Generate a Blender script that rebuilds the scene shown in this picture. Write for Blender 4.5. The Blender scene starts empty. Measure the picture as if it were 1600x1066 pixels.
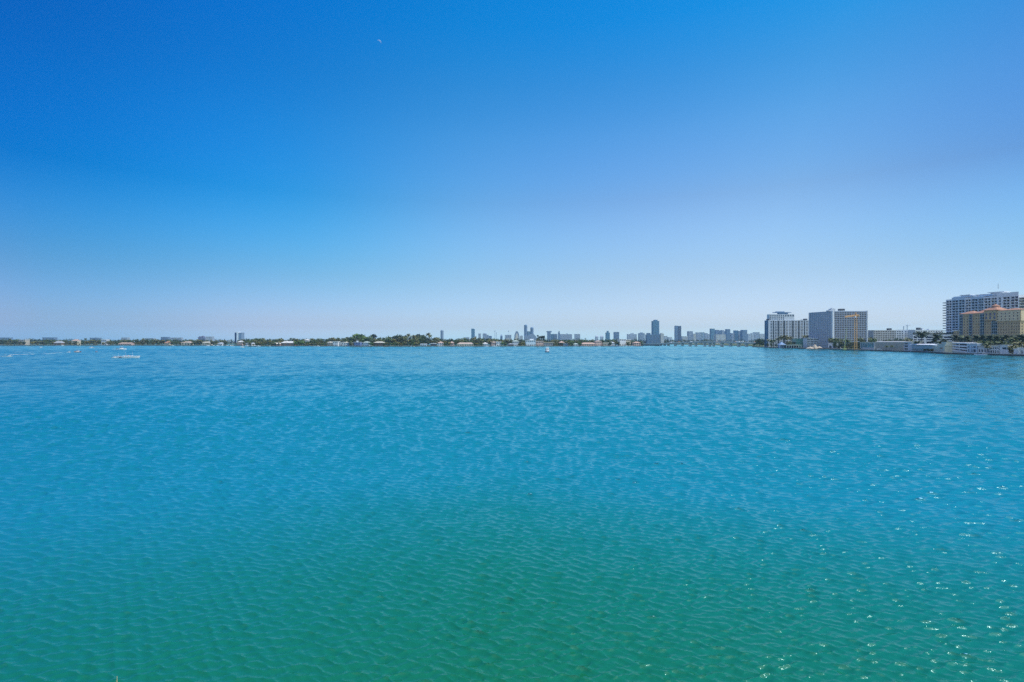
import bpy, math, random
import numpy as np
from mathutils import Vector, Matrix, noise as mnoise
R = math.radians
rnd = random.Random(7)
sc = bpy.context.scene
COL = sc.collection
# tunables
SKY_ELEV = [(0.0, (5.559, 0.867, 0.837)), (0.035, (5.002, 0.574, 0.499)), (0.1, (4.491, 0.632, 0.489)), (0.21, (3.714, 0.949, 0.761)), (0.28, (2.797, 1.1, 0.973)), (0.36, (1.933, 1.089, 1.038)), (0.43, (1.033, 1.02, 1.048)), (0.55, (0.077, 0.98, 1.148)), (1.0, (0.0, 0.68, 1.2))]
SKY_AZIM = [(0.0, (0.03, 0.145, 0.708)), (0.23, (0.0, 0.396, 0.937)), (0.37, (0.024, 0.655, 1.174)), (0.58, (0.187, 0.879, 1.223)), (0.78, (0.242, 0.88, 1.133)), (0.89, (0.135, 0.603, 0.912)), (1.0, (0.0, 0.296, 0.672))]
SKY_AZIM_LOW = [(0.0, (0.3, 0.633, 1.429)), (0.23, (0.081, 0.954, 1.798)), (0.37, (0.136, 1.298, 2.175)), (0.58, (0.166, 1.662, 2.505)), (0.78, (0.184, 1.754, 2.534)), (0.89, (0.171, 1.622, 2.385)), (1.0, (0.0, 1.437, 2.212))]
SKY_BACK_FILL = (1.95, 1.85, 1.65)
WAVE = .076; CHOP = 1.15; NWAVE = 230; FARW = .45; FINE = .014; WCOL0 = (.008, .142, .044); WCOL1 = (.006, .155, .092); WCOL2 = (.008, .198, .250); WCOLF = (.016, .150, .185); WCOL3 = (.06, .25, .26); WROUGH = .04; WTINT = (.62, .96, .98); WIOR = 1.75
HAZE = 7e-5; HCOL = (.42, .72, 1.0, 1)
# ------------------------------------------------------------------ camera, sky, sun, exposure
EYE = 13.0                                   # eye height above the bay, metres
cam = bpy.data.objects.new('camera', bpy.data.cameras.new('camera')); COL.objects.link(cam)
cam.data.lens = 18; cam.data.sensor_width = 36
cam.location = (0, 0, EYE); cam.rotation_euler = (R(90), 0, 0)
cam.data.clip_start = 0.5; cam.data.clip_end = 40000
sc.camera = cam
SUN_EL, SUN_AZ = 58.0, 105.0                  # degrees; azimuth clockwise from the view direction
world = bpy.data.worlds.new('World'); sc.world = world; world.use_nodes = True
wt = world.node_tree; wn = wt.nodes; wl = wt.links
sky = wn.new('ShaderNodeTexSky'); sky.sky_type = 'NISHITA'; sky.sun_disc = False
sky.sun_elevation = R(SUN_EL); sky.sun_rotation = R(SUN_AZ)
sky.air_density = 1.0; sky.dust_density = 0.6; sky.ozone_density = 3.0
SD = Vector((math.sin(R(SUN_AZ)) * math.cos(R(SUN_EL)), math.cos(R(SUN_AZ)) * math.cos(R(SUN_EL)), math.sin(R(SUN_EL))))
tc = wn.new('ShaderNodeTexCoord'); sep = wn.new('ShaderNodeSeparateXYZ'); wl.new(tc.outputs['Generated'], sep.inputs[0])
def wramp(stops):
    # smooth (monotone cubic) curve through the stops, sampled finely
    P = [p for p, _ in stops]; n_ = len(P); T = []
    for ch in range(3):
        V = [c[ch] for _, c in stops]; d = [(V[i + 1] - V[i]) / (P[i + 1] - P[i]) for i in range(n_ - 1)]
        m = [d[0]] + [0 if d[i - 1] * d[i] <= 0 else 2 * d[i - 1] * d[i] / (d[i - 1] + d[i]) for i in range(1, n_ - 1)] + [d[-1]]; T.append((V, m))
    def ev(x, ch):
        V, m = T[ch]; i = max(k for k in range(n_ - 1) if P[k] <= x or k == 0); h = P[i + 1] - P[i]; t = (x - P[i]) / h
        return max(0.0, (2*t**3 - 3*t*t + 1) * V[i] + (t**3 - 2*t*t + t) * h * m[i] + (3*t*t - 2*t**3) * V[i + 1] + (t**3 - t*t) * h * m[i + 1])
    r = wn.new('ShaderNodeValToRGB'); e = r.color_ramp.elements; N = 31
    lo, hi = P[0], P[-1]; xs = [lo + (hi - lo) * (k / (N - 1)) ** (1.6 if len(P) == 9 else 1) for k in range(N)]
    e[0].position = xs[0]; e[0].color = (*[ev(xs[0], c) for c in range(3)], 1); e[1].position = xs[-1]; e[1].color = (*[ev(xs[-1], c) for c in range(3)], 1)
    for x in xs[1:-1]:
        k = e.new(x); k.color = (*[ev(x, c) for c in range(3)], 1)
    return r
# deep blue overhead, paler low down; deeper blue on the side away from the sun (colour grade of the clear sky)
elev = wramp(SKY_ELEV)
wl.new(sep.outputs['Z'], elev.inputs[0])
dot = wn.new('ShaderNodeVectorMath'); dot.operation = 'DOT_PRODUCT'; dot.inputs[1].default_value = (math.sin(R(80)), math.cos(R(80)), 0)
wl.new(tc.outputs['Generated'], dot.inputs[0])
mr = wn.new('ShaderNodeMapRange'); mr.inputs[1].default_value = -1; mr.inputs[2].default_value = 1
wl.new(dot.outputs['Value'], mr.inputs[0])
azim_hi = wramp(SKY_AZIM); azim_lo = wramp(SKY_AZIM_LOW)
wl.new(mr.outputs[0], azim_hi.inputs[0]); wl.new(mr.outputs[0], azim_lo.inputs[0])
lowf = wn.new('ShaderNodeMapRange'); lowf.inputs[1].default_value = .02; lowf.inputs[2].default_value = .26; wl.new(sep.outputs['Z'], lowf.inputs[0])
azim = wn.new('ShaderNodeMix'); azim.data_type = 'RGBA'; wl.new(lowf.outputs[0], azim.inputs[0])
wl.new(azim_lo.outputs[0], azim.inputs[6]); wl.new(azim_hi.outputs[0], azim.inputs[7])
m1 = wn.new('ShaderNodeMix'); m1.data_type = 'RGBA'; m1.blend_type = 'MULTIPLY'; m1.inputs[0].default_value = 1
m2 = wn.new('ShaderNodeMix'); m2.data_type = 'RGBA'; m2.blend_type = 'MULTIPLY'; m2.inputs[0].default_value = 1
wl.new(sky.outputs[0], m1.inputs[6]); wl.new(elev.outputs[0], m1.inputs[7])
wl.new(m1.outputs[2], m2.inputs[6]); wl.new(azim.outputs[2], m2.inputs[7])
# brighter, whiter sky added behind the viewer to fill the facades facing it
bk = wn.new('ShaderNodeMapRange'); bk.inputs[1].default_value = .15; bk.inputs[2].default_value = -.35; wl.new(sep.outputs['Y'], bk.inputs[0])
m3 = wn.new('ShaderNodeMix'); m3.data_type = 'RGBA'; m3.blend_type = 'MULTIPLY'; m3.inputs[0].default_value = 1; m3.inputs[7].default_value = (*SKY_BACK_FILL, 1); m3.clamp_result = False
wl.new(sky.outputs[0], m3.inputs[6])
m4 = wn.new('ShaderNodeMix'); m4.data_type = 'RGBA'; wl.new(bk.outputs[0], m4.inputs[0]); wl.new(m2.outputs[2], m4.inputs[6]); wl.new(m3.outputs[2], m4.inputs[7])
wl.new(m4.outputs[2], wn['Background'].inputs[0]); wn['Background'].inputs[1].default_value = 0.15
sun = bpy.data.objects.new('sun', bpy.data.lights.new('sun', 'SUN')); COL.objects.link(sun)
sun.data.energy = 3.6; sun.data.angle = R(0.5); sun.data.color = (1, 0.95, 0.88)
sun.rotation_euler = (-SD).to_track_quat('-Z', 'Y').to_euler(); sun.location = (0, -30, 60)
sc.view_settings.view_transform = 'Standard'; sc.view_settings.look = 'None'
sc.view_settings.exposure = 0.0; sc.view_settings.gamma = 1.0; sc.view_settings.use_curve_mapping = False
sc.cycles.use_denoising = False; sc.cycles.sample_clamp_direct = 4.0; sc.cycles.max_bounces = 6; sc.cycles.volume_bounces = 0; sc.cycles.caustics_reflective = False; sc.cycles.caustics_refractive = False

# ------------------------------------------------------------------ helpers
def X(px, Y): return (px - 800) / 800 * Y               # bearing (photo column) and distance -> east of the view axis
def Z(py, Y): return EYE + (533 - py) / 800 * Y         # elevation (photo row) and distance -> height
def interp(pts, x):
    if x <= pts[0][0]: return pts[0][1]
    for (a, b), (c, d) in zip(pts, pts[1:]):
        if x <= c: return b + (d - b) * (x - a) / (c - a)
    return pts[-1][1]
MATS = {}
def mat(name, color, rough=0.7, var=0.12, scale=0.5, spec=0.3, metal=0.0):
    if name in MATS: return MATS[name]
    m = bpy.data.materials.new(name); m.use_nodes = True; n = m.node_tree.nodes; l = m.node_tree.links
    b = n['Principled BSDF']; b.inputs['Roughness'].default_value = rough; b.inputs['Metallic'].default_value = metal
    b.inputs['Specular IOR Level'].default_value = spec
    t = n.new('ShaderNodeTexCoord'); ns = n.new('ShaderNodeTexNoise'); ns.inputs['Scale'].default_value = scale; ns.inputs['Detail'].default_value = 4
    l.new(t.outputs['Object'], ns.inputs['Vector'])
    r = n.new('ShaderNodeValToRGB'); e = r.color_ramp.elements
    e[0].position = .3; e[1].position = .7
    e[0].color = (*[c * (1 - var) for c in color], 1); e[1].color = (*[min(1, c * (1 + var)) for c in color], 1)
    l.new(ns.outputs['Fac'], r.inputs[0]); l.new(r.outputs[0], b.inputs['Base Color'])
    MATS[name] = m; return m
WHITE = mat('white_paint', (.74, .76, .78)); GELCOAT = mat('white_gelcoat', (.88, .88, .87), .3, .03); CREAM = mat('cream_stucco', (.66, .60, .46)); BEIGE = mat('beige_concrete', (.46, .42, .34))
GREY = mat('grey_concrete', (.36, .38, .40)); PALE = mat('pale_stucco', (.58, .62, .66)); DKGREY = mat('dark_grey', (.09, .10, .115))
GLASS = mat('tinted_glass', (.025, .045, .075), .12, .4, .3, .6); BLUEGLASS = mat('blue_glass', (.05, .13, .22), .15, .3, .1, .6)
TEALGLASS = mat('teal_glass', (.06, .22, .26), .15, .3, .1, .6); NAVY = mat('navy_paint', (.015, .03, .085)); STEELBLUE = mat('steel_blue', (.16, .27, .42))
YELLOW = mat('ochre_stucco', (.46, .365, .22), .8, .1, .2); LITYELLOW = mat('sunlit_ochre_stucco', (.64, .53, .35), .8, .08, .2)  # second ochre is lightened for the upper wall: sunlight painted into the colour
TILE = mat('terracotta_tile', (.42, .22, .14), .8, .25, .8); PINK = mat('pink_stucco', (.55, .40, .34)); BROWN = mat('brown_timber', (.15, .10, .065))
PALEGREEN = mat('pale_green_roof', (.42, .50, .44)); GREENWALL = mat('green_screen_wall', (.10, .30, .24)); FSTEEL = mat('far_grey_facade', (.25, .32, .41))
FPALE = mat('far_pale_facade', (.52, .57, .62)); FBLUE = mat('far_blue_facade', (.14, .24, .37)); FTEAL = mat('far_teal_facade', (.13, .30, .38))
FCREAM = mat('far_cream_facade', (.60, .58, .50)); CONCRETE = mat('pier_concrete', (.52, .54, .52)); SEAWALL = mat('weathered_seawall', (.13, .125, .11), .9, .4, .3)
CAPSTONE = mat('seawall_cap', (.46, .44, .40), .9, .2, .3); ORANGE = mat('crane_yellow_paint', (.72, .42, .16)); LIME = mat('boom_green_paint', (.40, .42, .16))
SAND = mat('sand', (.52, .44, .33), .95, .2, .15); BARK = mat('bark', (.16, .125, .09), .9, .3, 1.0); RED = mat('red_paint', (.40, .06, .04)); BOATBLUE = mat('blue_hull_paint', (.04, .10, .28))
SKIN = mat('skin', (.35, .2, .14)); RUBBER = mat('dark_rubber', (.03, .03, .035)); LAWN = mat('lawn', (.10, .12, .045), .95, .4, .05)
def leafmat(name, c, var=.55):
    m = mat(name, c, .6, var, .35, .25); return m
LEAF = [leafmat('leaf_dark', (.045, .075, .028)), leafmat('leaf_mid', (.085, .125, .038)), leafmat('leaf_olive', (.130, .138, .050)),
        leafmat('leaf_yellow', (.19, .175, .048)), leafmat('leaf_blue', (.050, .072, .052)), leafmat('leaf_bright', (.105, .165, .038))]
FROND = [leafmat('frond_green', (.095, .125, .038)), leafmat('frond_olive', (.17, .165, .06)), leafmat('frond_dark', (.04, .062, .026))]

class MB:
    def __init__(s): s.v, s.f, s.m, s.sm = [], [], [], []
    def q(s, pts, mi=0, sm=False):
        k = len(s.v); s.v += [tuple(p) for p in pts]; s.f.append(tuple(range(k, k + len(pts)))); s.m.append(mi); s.sm.append(sm)
    def box(s, x0, x1, y0, y1, z0, z1, mi=0, top=None):
        t = mi if top is None else top
        a, b, c, d, e, f, g, h = (x0, y0, z0), (x1, y0, z0), (x1, y1, z0), (x0, y1, z0), (x0, y0, z1), (x1, y0, z1), (x1, y1, z1), (x0, y1, z1)
        s.q((a, b, f, e), mi); s.q((b, c, g, f), mi); s.q((c, d, h, g), mi); s.q((d, a, e, h), mi); s.q((e, f, g, h), t); s.q((d, c, b, a), mi)
    def prism(s, poly, z0, z1, mi=0, top=None):
        n = len(poly)
        for i in range(n):
            a, b = poly[i], poly[(i + 1) % n]
            s.q(((*a, z0), (*b, z0), (*b, z1), (*a, z1)), mi)
        s.q([(*p, z1) for p in poly], mi if top is None else top); s.q([(*p, z0) for p in reversed(poly)], mi)
    def ring(s, rings, mi=0, cap=True, sm=True):
        n = len(rings[0])
        for a, b in zip(rings, rings[1:]):
            for i in range(n):
                j = (i + 1) % n; s.q((a[i], a[j], b[j], b[i]), mi, sm)
        if cap: s.q(list(reversed(rings[0])), mi); s.q(rings[-1], mi)
    def lathe(s, cx, cy, prof, n=10, mi=0, sm=True, sx=1, sy=1):
        s.ring([[(cx + r * sx * math.cos(2 * math.pi * i / n), cy + r * sy * math.sin(2 * math.pi * i / n), z) for i in range(n)] for r, z in prof], mi, True, sm)
    def tube(s, pts, rad, n=5, mi=0):
        rings = []
        for i, p in enumerate(pts):
            p = Vector(p); d = (Vector(pts[min(i + 1, len(pts) - 1)]) - Vector(pts[max(i - 1, 0)])).normalized()
            a = d.cross(Vector((0.3, 1, 0.1))).normalized(); b = d.cross(a); r = rad[i] if isinstance(rad, (list, tuple)) else rad
            rings.append([tuple(p + a * r * math.cos(2 * math.pi * k / n) + b * r * math.sin(2 * math.pi * k / n)) for k in range(n)])
        s.ring(rings, mi)
    def hip(s, x0, x1, y0, y1, z, h, oh=.6, mi=0, gable=False):
        x0 -= oh; x1 += oh; y0 -= oh; y1 += oh; ins = 0 if gable else min((y1 - y0) / 2, (x1 - x0) * .45); ym = (y0 + y1) / 2
        a, b, c, d = (x0, y0, z), (x1, y0, z), (x1, y1, z), (x0, y1, z); e, f = (x0 + ins, ym, z + h), (x1 - ins, ym, z + h)
        s.q((a, b, f, e), mi); s.q((c, d, e, f), mi); s.q((b, c, f), mi); s.q((d, a, e), mi); s.q((d, c, b, a), mi)
    def build(s, name, mats, parent=None, kind=None):
        me = bpy.data.meshes.new(name); me.from_pydata(s.v, [], s.f)
        for m in (mats if isinstance(mats, (list, tuple)) else [mats]): me.materials.append(m)
        me.polygons.foreach_set('material_index', s.m); me.polygons.foreach_set('use_smooth', s.sm); me.update()
        o = bpy.data.objects.new(name, me); COL.objects.link(o)
        if parent is not None: o.parent = parent
        if kind: o['kind'] = kind
        return o
def tag(o, label=None, cat=None, group=None, kind=None):
    for k, v in (('label', label), ('category', cat), ('group', group), ('kind', kind)):
        if v: o[k] = v
    return o
def thing(name, label, cat, loc=(0, 0, 0), rotz=0.0, group=None):
    o = bpy.data.objects.new(name, None); COL.objects.link(o); o.location = loc; o.rotation_euler = (0, 0, rotz); o.empty_display_size = .5
    return tag(o, label, cat, group)
def dup(root, loc, rotz=0.0, scale=None, label=None, group=None, cat=None):
    r = root.copy(); COL.objects.link(r); r.location = loc; r.rotation_euler = (0, 0, rotz)
    if scale is not None: r.scale = scale if isinstance(scale, (tuple, list)) else (scale,) * 3
    if 'group' in r and not group: del r['group']
    tag(r, label, cat, group)
    for ch in root.children:
        c = ch.copy(); COL.objects.link(c); c.parent = r
        for g in ch.children:
            d = g.copy(); COL.objects.link(d); d.parent = c
    return r
def face(mb, panes, o, u, L, z0, z1, cols, rows, depth=.4, mi=0, s0=0.0):
    """a wall strip along u from o, with recessed openings at cols x rows; the openings' backs go to panes"""
    u = Vector((*u, 0)).normalized(); n = Vector((u.y, -u.x, 0)); o = Vector((*o, 0)) + u * s0
    P = lambda s, z, d=0.0: tuple(o + u * s - n * d + Vector((0, 0, z)))
    xs = sorted({0.0, L, *[v for c in cols for v in c]}); zs = sorted({z0, z1, *[v for r in rows for v in r]})
    for a, b in zip(xs, xs[1:]):
        isc = any(c[0] - 1e-6 <= a and b <= c[1] + 1e-6 for c in cols)
        if not isc: mb.q((P(a, z0), P(b, z0), P(b, z1), P(a, z1)), mi); continue
        for c, d in zip(zs, zs[1:]):
            if any(r[0] - 1e-6 <= c and d <= r[1] + 1e-6 for r in rows):
                mb.q((P(a, c), P(b, c), P(b, c, depth), P(a, c, depth)), mi); mb.q((P(a, d, depth), P(b, d, depth), P(b, d), P(a, d)), mi)
                mb.q((P(a, c), P(a, c, depth), P(a, d, depth), P(a, d)), mi); mb.q((P(b, c, depth), P(b, c), P(b, d), P(b, d, depth)), mi)
                panes.append((P, n, a, b, c, d, depth))
            else: mb.q((P(a, c), P(b, c), P(b, d), P(a, d)), mi)
def slab_box(mb, P, a, b, c, d, d0, d1, mi=0):
    A = [P(a, c, d0), P(b, c, d0), P(b, c, d1), P(a, c, d1)]; B = [P(a, d, d0), P(b, d, d0), P(b, d, d1), P(a, d, d1)]
    for i in range(4):
        j = (i + 1) % 4; mb.q((A[i], A[j], B[j], B[i]), mi)
    mb.q(B, mi); mb.q(A[::-1], mi)
def parts(root, panes, m, name, shape, cap=100):
    """one mesh per opening for the first cap (largest first), the rest as one stuff part"""
    idx = sorted(range(len(panes)), key=lambda i: -round((panes[i][3] - panes[i][2]) * (panes[i][5] - panes[i][4]), 1))
    rest = MB()
    for k, i in enumerate(idx):
        mb = MB() if k < cap else rest
        shape(mb, *panes[i])
        if k < cap: mb.build(name, m, root)
    if rest.f: rest.build(name, m, root, 'stuff')
def glazing(mb, P, n, a, b, c, d, dep): slab_box(mb, P, a - .05, b + .05, c - .05, d + .05, dep, dep + .08)
def windows(root, panes, m=GLASS, name='window', cap=100): parts(root, panes, m, name, glazing, cap)
def balcony(out=1.3, rail=1.0, side=0.0, mi=0):
    def sh(mb, P, n, a, b, c, d, dep):
        slab_box(mb, P, a - side, b + side, c - .28, c - .04, -out, -.01, mi); slab_box(mb, P, a - side, b + side, c + .02, c + rail, -out, -out + .08, mi)
    return sh
def even(n, L, frac, off=0.0):
    w = L / n; return [(off + i * w + w * (1 - frac) / 2, off + i * w + w * (1 + frac) / 2) for i in range(n)]
def floors(n, z0, z1, frac, bias=.5):
    h = (z1 - z0) / n; return [(z0 + i * h + h * (1 - frac) * bias, z0 + i * h + h * (1 - frac) * bias + h * frac) for i in range(n)]
def site(name, label, cat, pa, Ya, pb, Yb, group=None):
    a = Vector((X(pa, Ya), Ya, 0)); b = Vector((X(pb, Yb), Yb, 0)); d = b - a
    return thing(name, label, cat, a, math.atan2(d.y, d.x), group), d.length
def shell(mb, L, D, z0, z1, mi=0, top=None, front=False, left=True, right=True):
    t = mi if top is None else top
    if front: mb.q(((0, 0, z0), (L, 0, z0), (L, 0, z1), (0, 0, z1)), mi)
    if left: mb.q(((0, D, z0), (0, 0, z0), (0, 0, z1), (0, D, z1)), mi)
    if right: mb.q(((L, 0, z0), (L, D, z0), (L, D, z1), (L, 0, z1)), mi)
    mb.q(((L, D, z0), (0, D, z0), (0, D, z1), (L, D, z1)), mi); mb.q(((0, 0, z1), (L, 0, z1), (L, D, z1), (0, D, z1)), t)

# ------------------------------------------------------------------ water
def make_water():
    rng = np.random.default_rng(3)
    A0 = R(58); th = np.linspace(-A0, A0, 1350)           # bearings; ripples resolved as finely as they can be seen
    r = [9.0]
    while r[-1] < 1900: r.append(r[-1] * 1.0026 + .001)
    while r[-1] < 8300: r.append(r[-1] * 1.06)
    r = np.array(r); RR, TT = np.meshgrid(r, th, indexing='ij')
    x = np.clip(RR * np.sin(TT), -5900, 5900); y = np.minimum(RR * np.cos(TT), 5900)
    dx = np.zeros_like(x); dy = np.zeros_like(x); z = np.zeros_like(x); spr = r * .0026
    gust = .95 + .22 * np.sin(x * .011 + y * .031 + 1.3 * np.sin(x * .006 - y * .013)) * np.sin(x * .004 - y * .019 + 2.0) + .10 * np.sin(x * .021 - y * .055 + 2 * np.sin(y * .02 + x * .008))
    for x0, y0, x1, y1, w_, a_ in ((-60, 120, 124, 221, 5, .55), (-120, 180, -20, 250, 7, .5), (60, 300, 190, 330, 16, .5), (-150, 300, 60, 360, 12, .35), (-40, 95, 90, 118, 3, .3), (120, 175, 220, 190, 6, .35)):   # wind slicks, smoother water in long streaks
        t_ = np.clip(((x - x0) * (x1 - x0) + (y - y0) * (y1 - y0)) / ((x1 - x0) ** 2 + (y1 - y0) ** 2), 0, 1); bend = 4 * np.sin(x * .05 + y * .02) + 2 * np.sin(x * .17)
        gust *= 1 - a_ * np.exp(-(((x - x0 - t_ * (x1 - x0)) * .25) ** 2 + (y - y0 - t_ * (y1 - y0) + bend) ** 2) / w_ ** 2) * (.6 + .4 * np.sin(x * .21 + 2 * np.sin(y * .1)))
    far = np.interp(r, [60, 260], [1.0, FARW])[:, None]
    for i in range(NWAVE):
        lam = float(np.exp(np.log(.2) + (np.log(30) - np.log(.2)) * (i + rng.random()) / NWAVE)); k = 2 * np.pi / lam
        a = rng.normal(R(186), R(26)); d = (np.sin(a), np.cos(a)); steep = rng.uniform(.6, 1.2) * WAVE * float(np.interp(lam, [.2, .35, .6, 1.4, 2.5], [.75, 1.15, 1.35, 1.25, 1.0]))
        fade = np.clip((lam / spr - 3.0) / 1.5, 0, 1) * (np.clip((11 - lam / spr) / 4, 0, 1) if lam > 0.75 else 1.0)
        p = [rng.uniform(.02, .09), rng.uniform(.02, .07), rng.uniform(0, 6), rng.uniform(-.5, .5), rng.uniform(-.3, .3), rng.uniform(0, 6.3), rng.uniform(0, 6.283)]
        on = np.nonzero(fade > 0)[0]
        if not len(on): continue
        q = slice(on[0], on[-1] + 1); X_, Y_ = x[q], y[q]
        A = steep / k * fade[q][:, None] * (.76 + .24 * np.sin(X_ * p[3] / lam + Y_ * p[4] / lam + p[5]))
        ph = k * (X_ * d[0] + Y_ * d[1]) + p[6] + .8 * np.sin(X_ * p[0] + Y_ * p[1] + p[2]); s_ = A * np.sin(ph)
        z[q] += A * np.cos(ph); dx[q] -= d[0] * s_; dy[q] -= d[1] * s_
    m_ = gust * far; z *= m_; x = x + dx * m_ * CHOP; y = y + dy * m_ * CHOP
    nr, nt = x.shape; co = np.stack([x, y, z], -1).reshape(-1, 3).astype(np.float32)
    i, j = np.meshgrid(np.arange(nr - 1), np.arange(nt - 1), indexing='ij'); k = (i * nt + j).ravel()
    fc = np.stack([k, k + 1, k + nt + 1, k + nt], -1)
    # plain sheet all round the back, so that the bay reaches every way
    base = len(co); extra = []
    for rr in (9.0, 400.0, 5500.0):
        for a in np.linspace(A0, 2 * math.pi - A0, 13): extra.append((np.clip(rr * np.sin(a), -5900, 5900), max(rr * np.cos(a), -380), 0.0))
    co = np.concatenate([co, np.array(extra, np.float32)])
    f2 = [[base + a * 13 + b, base + a * 13 + b + 1, base + (a + 1) * 13 + b + 1, base + (a + 1) * 13 + b] for a in range(2) for b in range(12)]
    fc = np.concatenate([fc, np.array(f2)])
    me = bpy.data.meshes.new('water'); me.vertices.add(len(co)); me.vertices.foreach_set('co', co.ravel())
    me.loops.add(fc.size); me.loops.foreach_set('vertex_index', fc.ravel().astype(np.int32))
    me.polygons.add(len(fc)); me.polygons.foreach_set('loop_start', np.arange(0, fc.size, 4, dtype=np.int32))
    me.polygons.foreach_set('use_smooth', np.ones(len(fc), bool)); me.update(calc_edges=True); me.validate()
    o = bpy.data.objects.new('water', me); COL.objects.link(o); tag(o, kind='structure')
    m = bpy.data.materials.new('bay_water'); m.use_nodes = True; me.materials.append(m)
    nt_ = m.node_tree; n = nt_.nodes; l = nt_.links; b = n['Principled BSDF']
    geo = n.new('ShaderNodeNewGeometry')
    def mth(op, a, bb=None, clamp=False):
        q = n.new('ShaderNodeMath'); q.operation = op; q.use_clamp = clamp
        for s_, v in ((0, a), (1, bb)):
            if v is None: continue
            if isinstance(v, (int, float)): q.inputs[s_].default_value = v
            else: l.new(v, q.inputs[s_])
        return q.outputs[0]
    def noise_at(off, scl, det, rough=.55):
        a = n.new('ShaderNodeVectorMath'); a.operation = 'ADD'; a.inputs[1].default_value = off; l.new(geo.outputs['Position'], a.inputs[0])
        mp = n.new('ShaderNodeVectorMath'); mp.operation = 'MULTIPLY'; mp.inputs[1].default_value = scl; l.new(a.outputs[0], mp.inputs[0])
        t = n.new('ShaderNodeTexNoise'); t.inputs['Scale'].default_value = 1; t.inputs['Detail'].default_value = det; t.inputs['Roughness'].default_value = rough
        l.new(mp.outputs[0], t.inputs['Vector']); return t.outputs['Fac']
    def slopes(scl, det, eps, amp):
        h0 = noise_at((0, 0, 0), scl, det); hx = noise_at((eps, 0, 0), scl, det); hy = noise_at((0, eps, 0), scl, det)
        return mth('MULTIPLY', mth('SUBTRACT', hx, h0), amp / eps), mth('MULTIPLY', mth('SUBTRACT', hy, h0), amp / eps)
    sx, sy = slopes((7, 12, 3), 2, .008, FINE)          # capillary ripples
    cb = n.new('ShaderNodeCombineXYZ'); l.new(sx, cb.inputs[0]); l.new(sy, cb.inputs[1])
    sb = n.new('ShaderNodeVectorMath'); sb.operation = 'SUBTRACT'; l.new(geo.outputs['Normal'], sb.inputs[0]); l.new(cb.outputs[0], sb.inputs[1])
    nm = n.new('ShaderNodeVectorMath'); nm.operation = 'NORMALIZE'; l.new(sb.outputs[0], nm.inputs[0]); 
    big = noise_at((40, 0, 0), (.004, .012, .01), 3)    # the bottom shows through more in some places
    sp_ = n.new('ShaderNodeSeparateXYZ'); l.new(geo.outputs['Position'], sp_.inputs[0])
    # green over the shallows by the near bank, bluer where the bay deepens, paler again over the sand bar off the far shore
    yy = mth('ADD', mth('ADD', sp_.outputs['Y'], mth('MULTIPLY', mth('SUBTRACT', big, .5), 60)), mth('MULTIPLY', mth('ABSOLUTE', sp_.outputs['X']), .45))
    dm = n.new('ShaderNodeMapRange'); dm.inputs[1].default_value = 14; dm.inputs[2].default_value = 1250; l.new(yy, dm.inputs[0])
    cr = n.new('ShaderNodeValToRGB'); e = cr.color_ramp.elements; stops = [(0, WCOL0), (.010, WCOL1), (.030, WCOL2), (.09, WCOL2), (.22, WCOLF), (.80, WCOLF), (.90, WCOL3), (1, WCOL3)]
    e[0].position = 0; e[0].color = (*WCOL0, 1); e[1].position = 1; e[1].color = (*WCOL3, 1)
    for p_, c_ in stops[1:-1]: q_ = e.new(p_); q_.color = (*c_, 1)
    l.new(dm.outputs[0], cr.inputs[0])
    dif = n.new('ShaderNodeBsdfDiffuse'); l.new(cr.outputs[0], dif.inputs['Color'])          # light scattered back out of the water
    gl = n.new('ShaderNodeBsdfGlossy'); gl.inputs['Color'].default_value = (*WTINT, 1); gl.inputs['Roughness'].default_value = WROUGH; l.new(nm.outputs[0], gl.inputs['Normal'])
    fr = n.new('ShaderNodeFresnel'); fr.inputs['IOR'].default_value = WIOR; l.new(nm.outputs[0], fr.inputs['Normal'])
    mx = n.new('ShaderNodeMixShader'); l.new(fr.outputs[0], mx.inputs[0]); l.new(dif.outputs[0], mx.inputs[1]); l.new(gl.outputs[0], mx.inputs[2])
    n.remove(b); l.new(mx.outputs[0], n['Material Output'].inputs['Surface'])
    return o
make_water()
# ------------------------------------------------------------------ haze over the bay
def make_haze():
    mb = MB(); mb.box(-6000, 6000, -420, 6000, -1, 190); o = mb.build('haze', [], None, 'stuff')
    m = bpy.data.materials.new('sea_haze'); m.use_nodes = True; n = m.node_tree.nodes; n.remove(n['Principled BSDF'])
    v = n.new('ShaderNodeVolumePrincipled'); v.inputs['Color'].default_value = HCOL; v.inputs['Density'].default_value = HAZE; v.inputs['Anisotropy'].default_value = .2
    m.node_tree.links.new(v.outputs[0], n['Material Output'].inputs['Volume']); o.data.materials.append(m)
if HAZE: make_haze()
# ------------------------------------------------------------------ land
def sheet(name, poly, z0, z1, m, kind='structure'):
    mb = MB(); mb.prism(poly, z0, z1); return mb.build(name, m, None, kind)
COAST_R = [(1176, 1060), (1240, 870), (1350, 690), (1440, 580), (1480, 507), (1600, 433), (1760, 370), (2000, 300)]   # photo column, distance
COAST_L = [(-160, 1500), (0, 1480), (200, 1450), (378, 1360), (392, 1250), (600, 1190), (760, 1200), (900, 1215), (1004, 1260)]
Yc = lambda px: interp(COAST_R, px); Yl = lambda px: interp(COAST_L, px)
def near_to_far(c, back): return [(X(p, y), y) for p, y in c] + back
sheet('mainland', near_to_far(COAST_R, [(2600, 300), (2600, 2300), (X(1190, 1200) + 40, 2300), (X(1190, 1200), 1200)]), -.9, 1.5, LAWN)
sheet('island', near_to_far(COAST_L, [(X(1004, 1260) - 20, 1420), (X(800, 1420), 1430), (X(380, 1600), 1640), (X(0, 1700), 1780), (X(-160, 1700), 1760)]), -.9, 1.5, LAWN)
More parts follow.
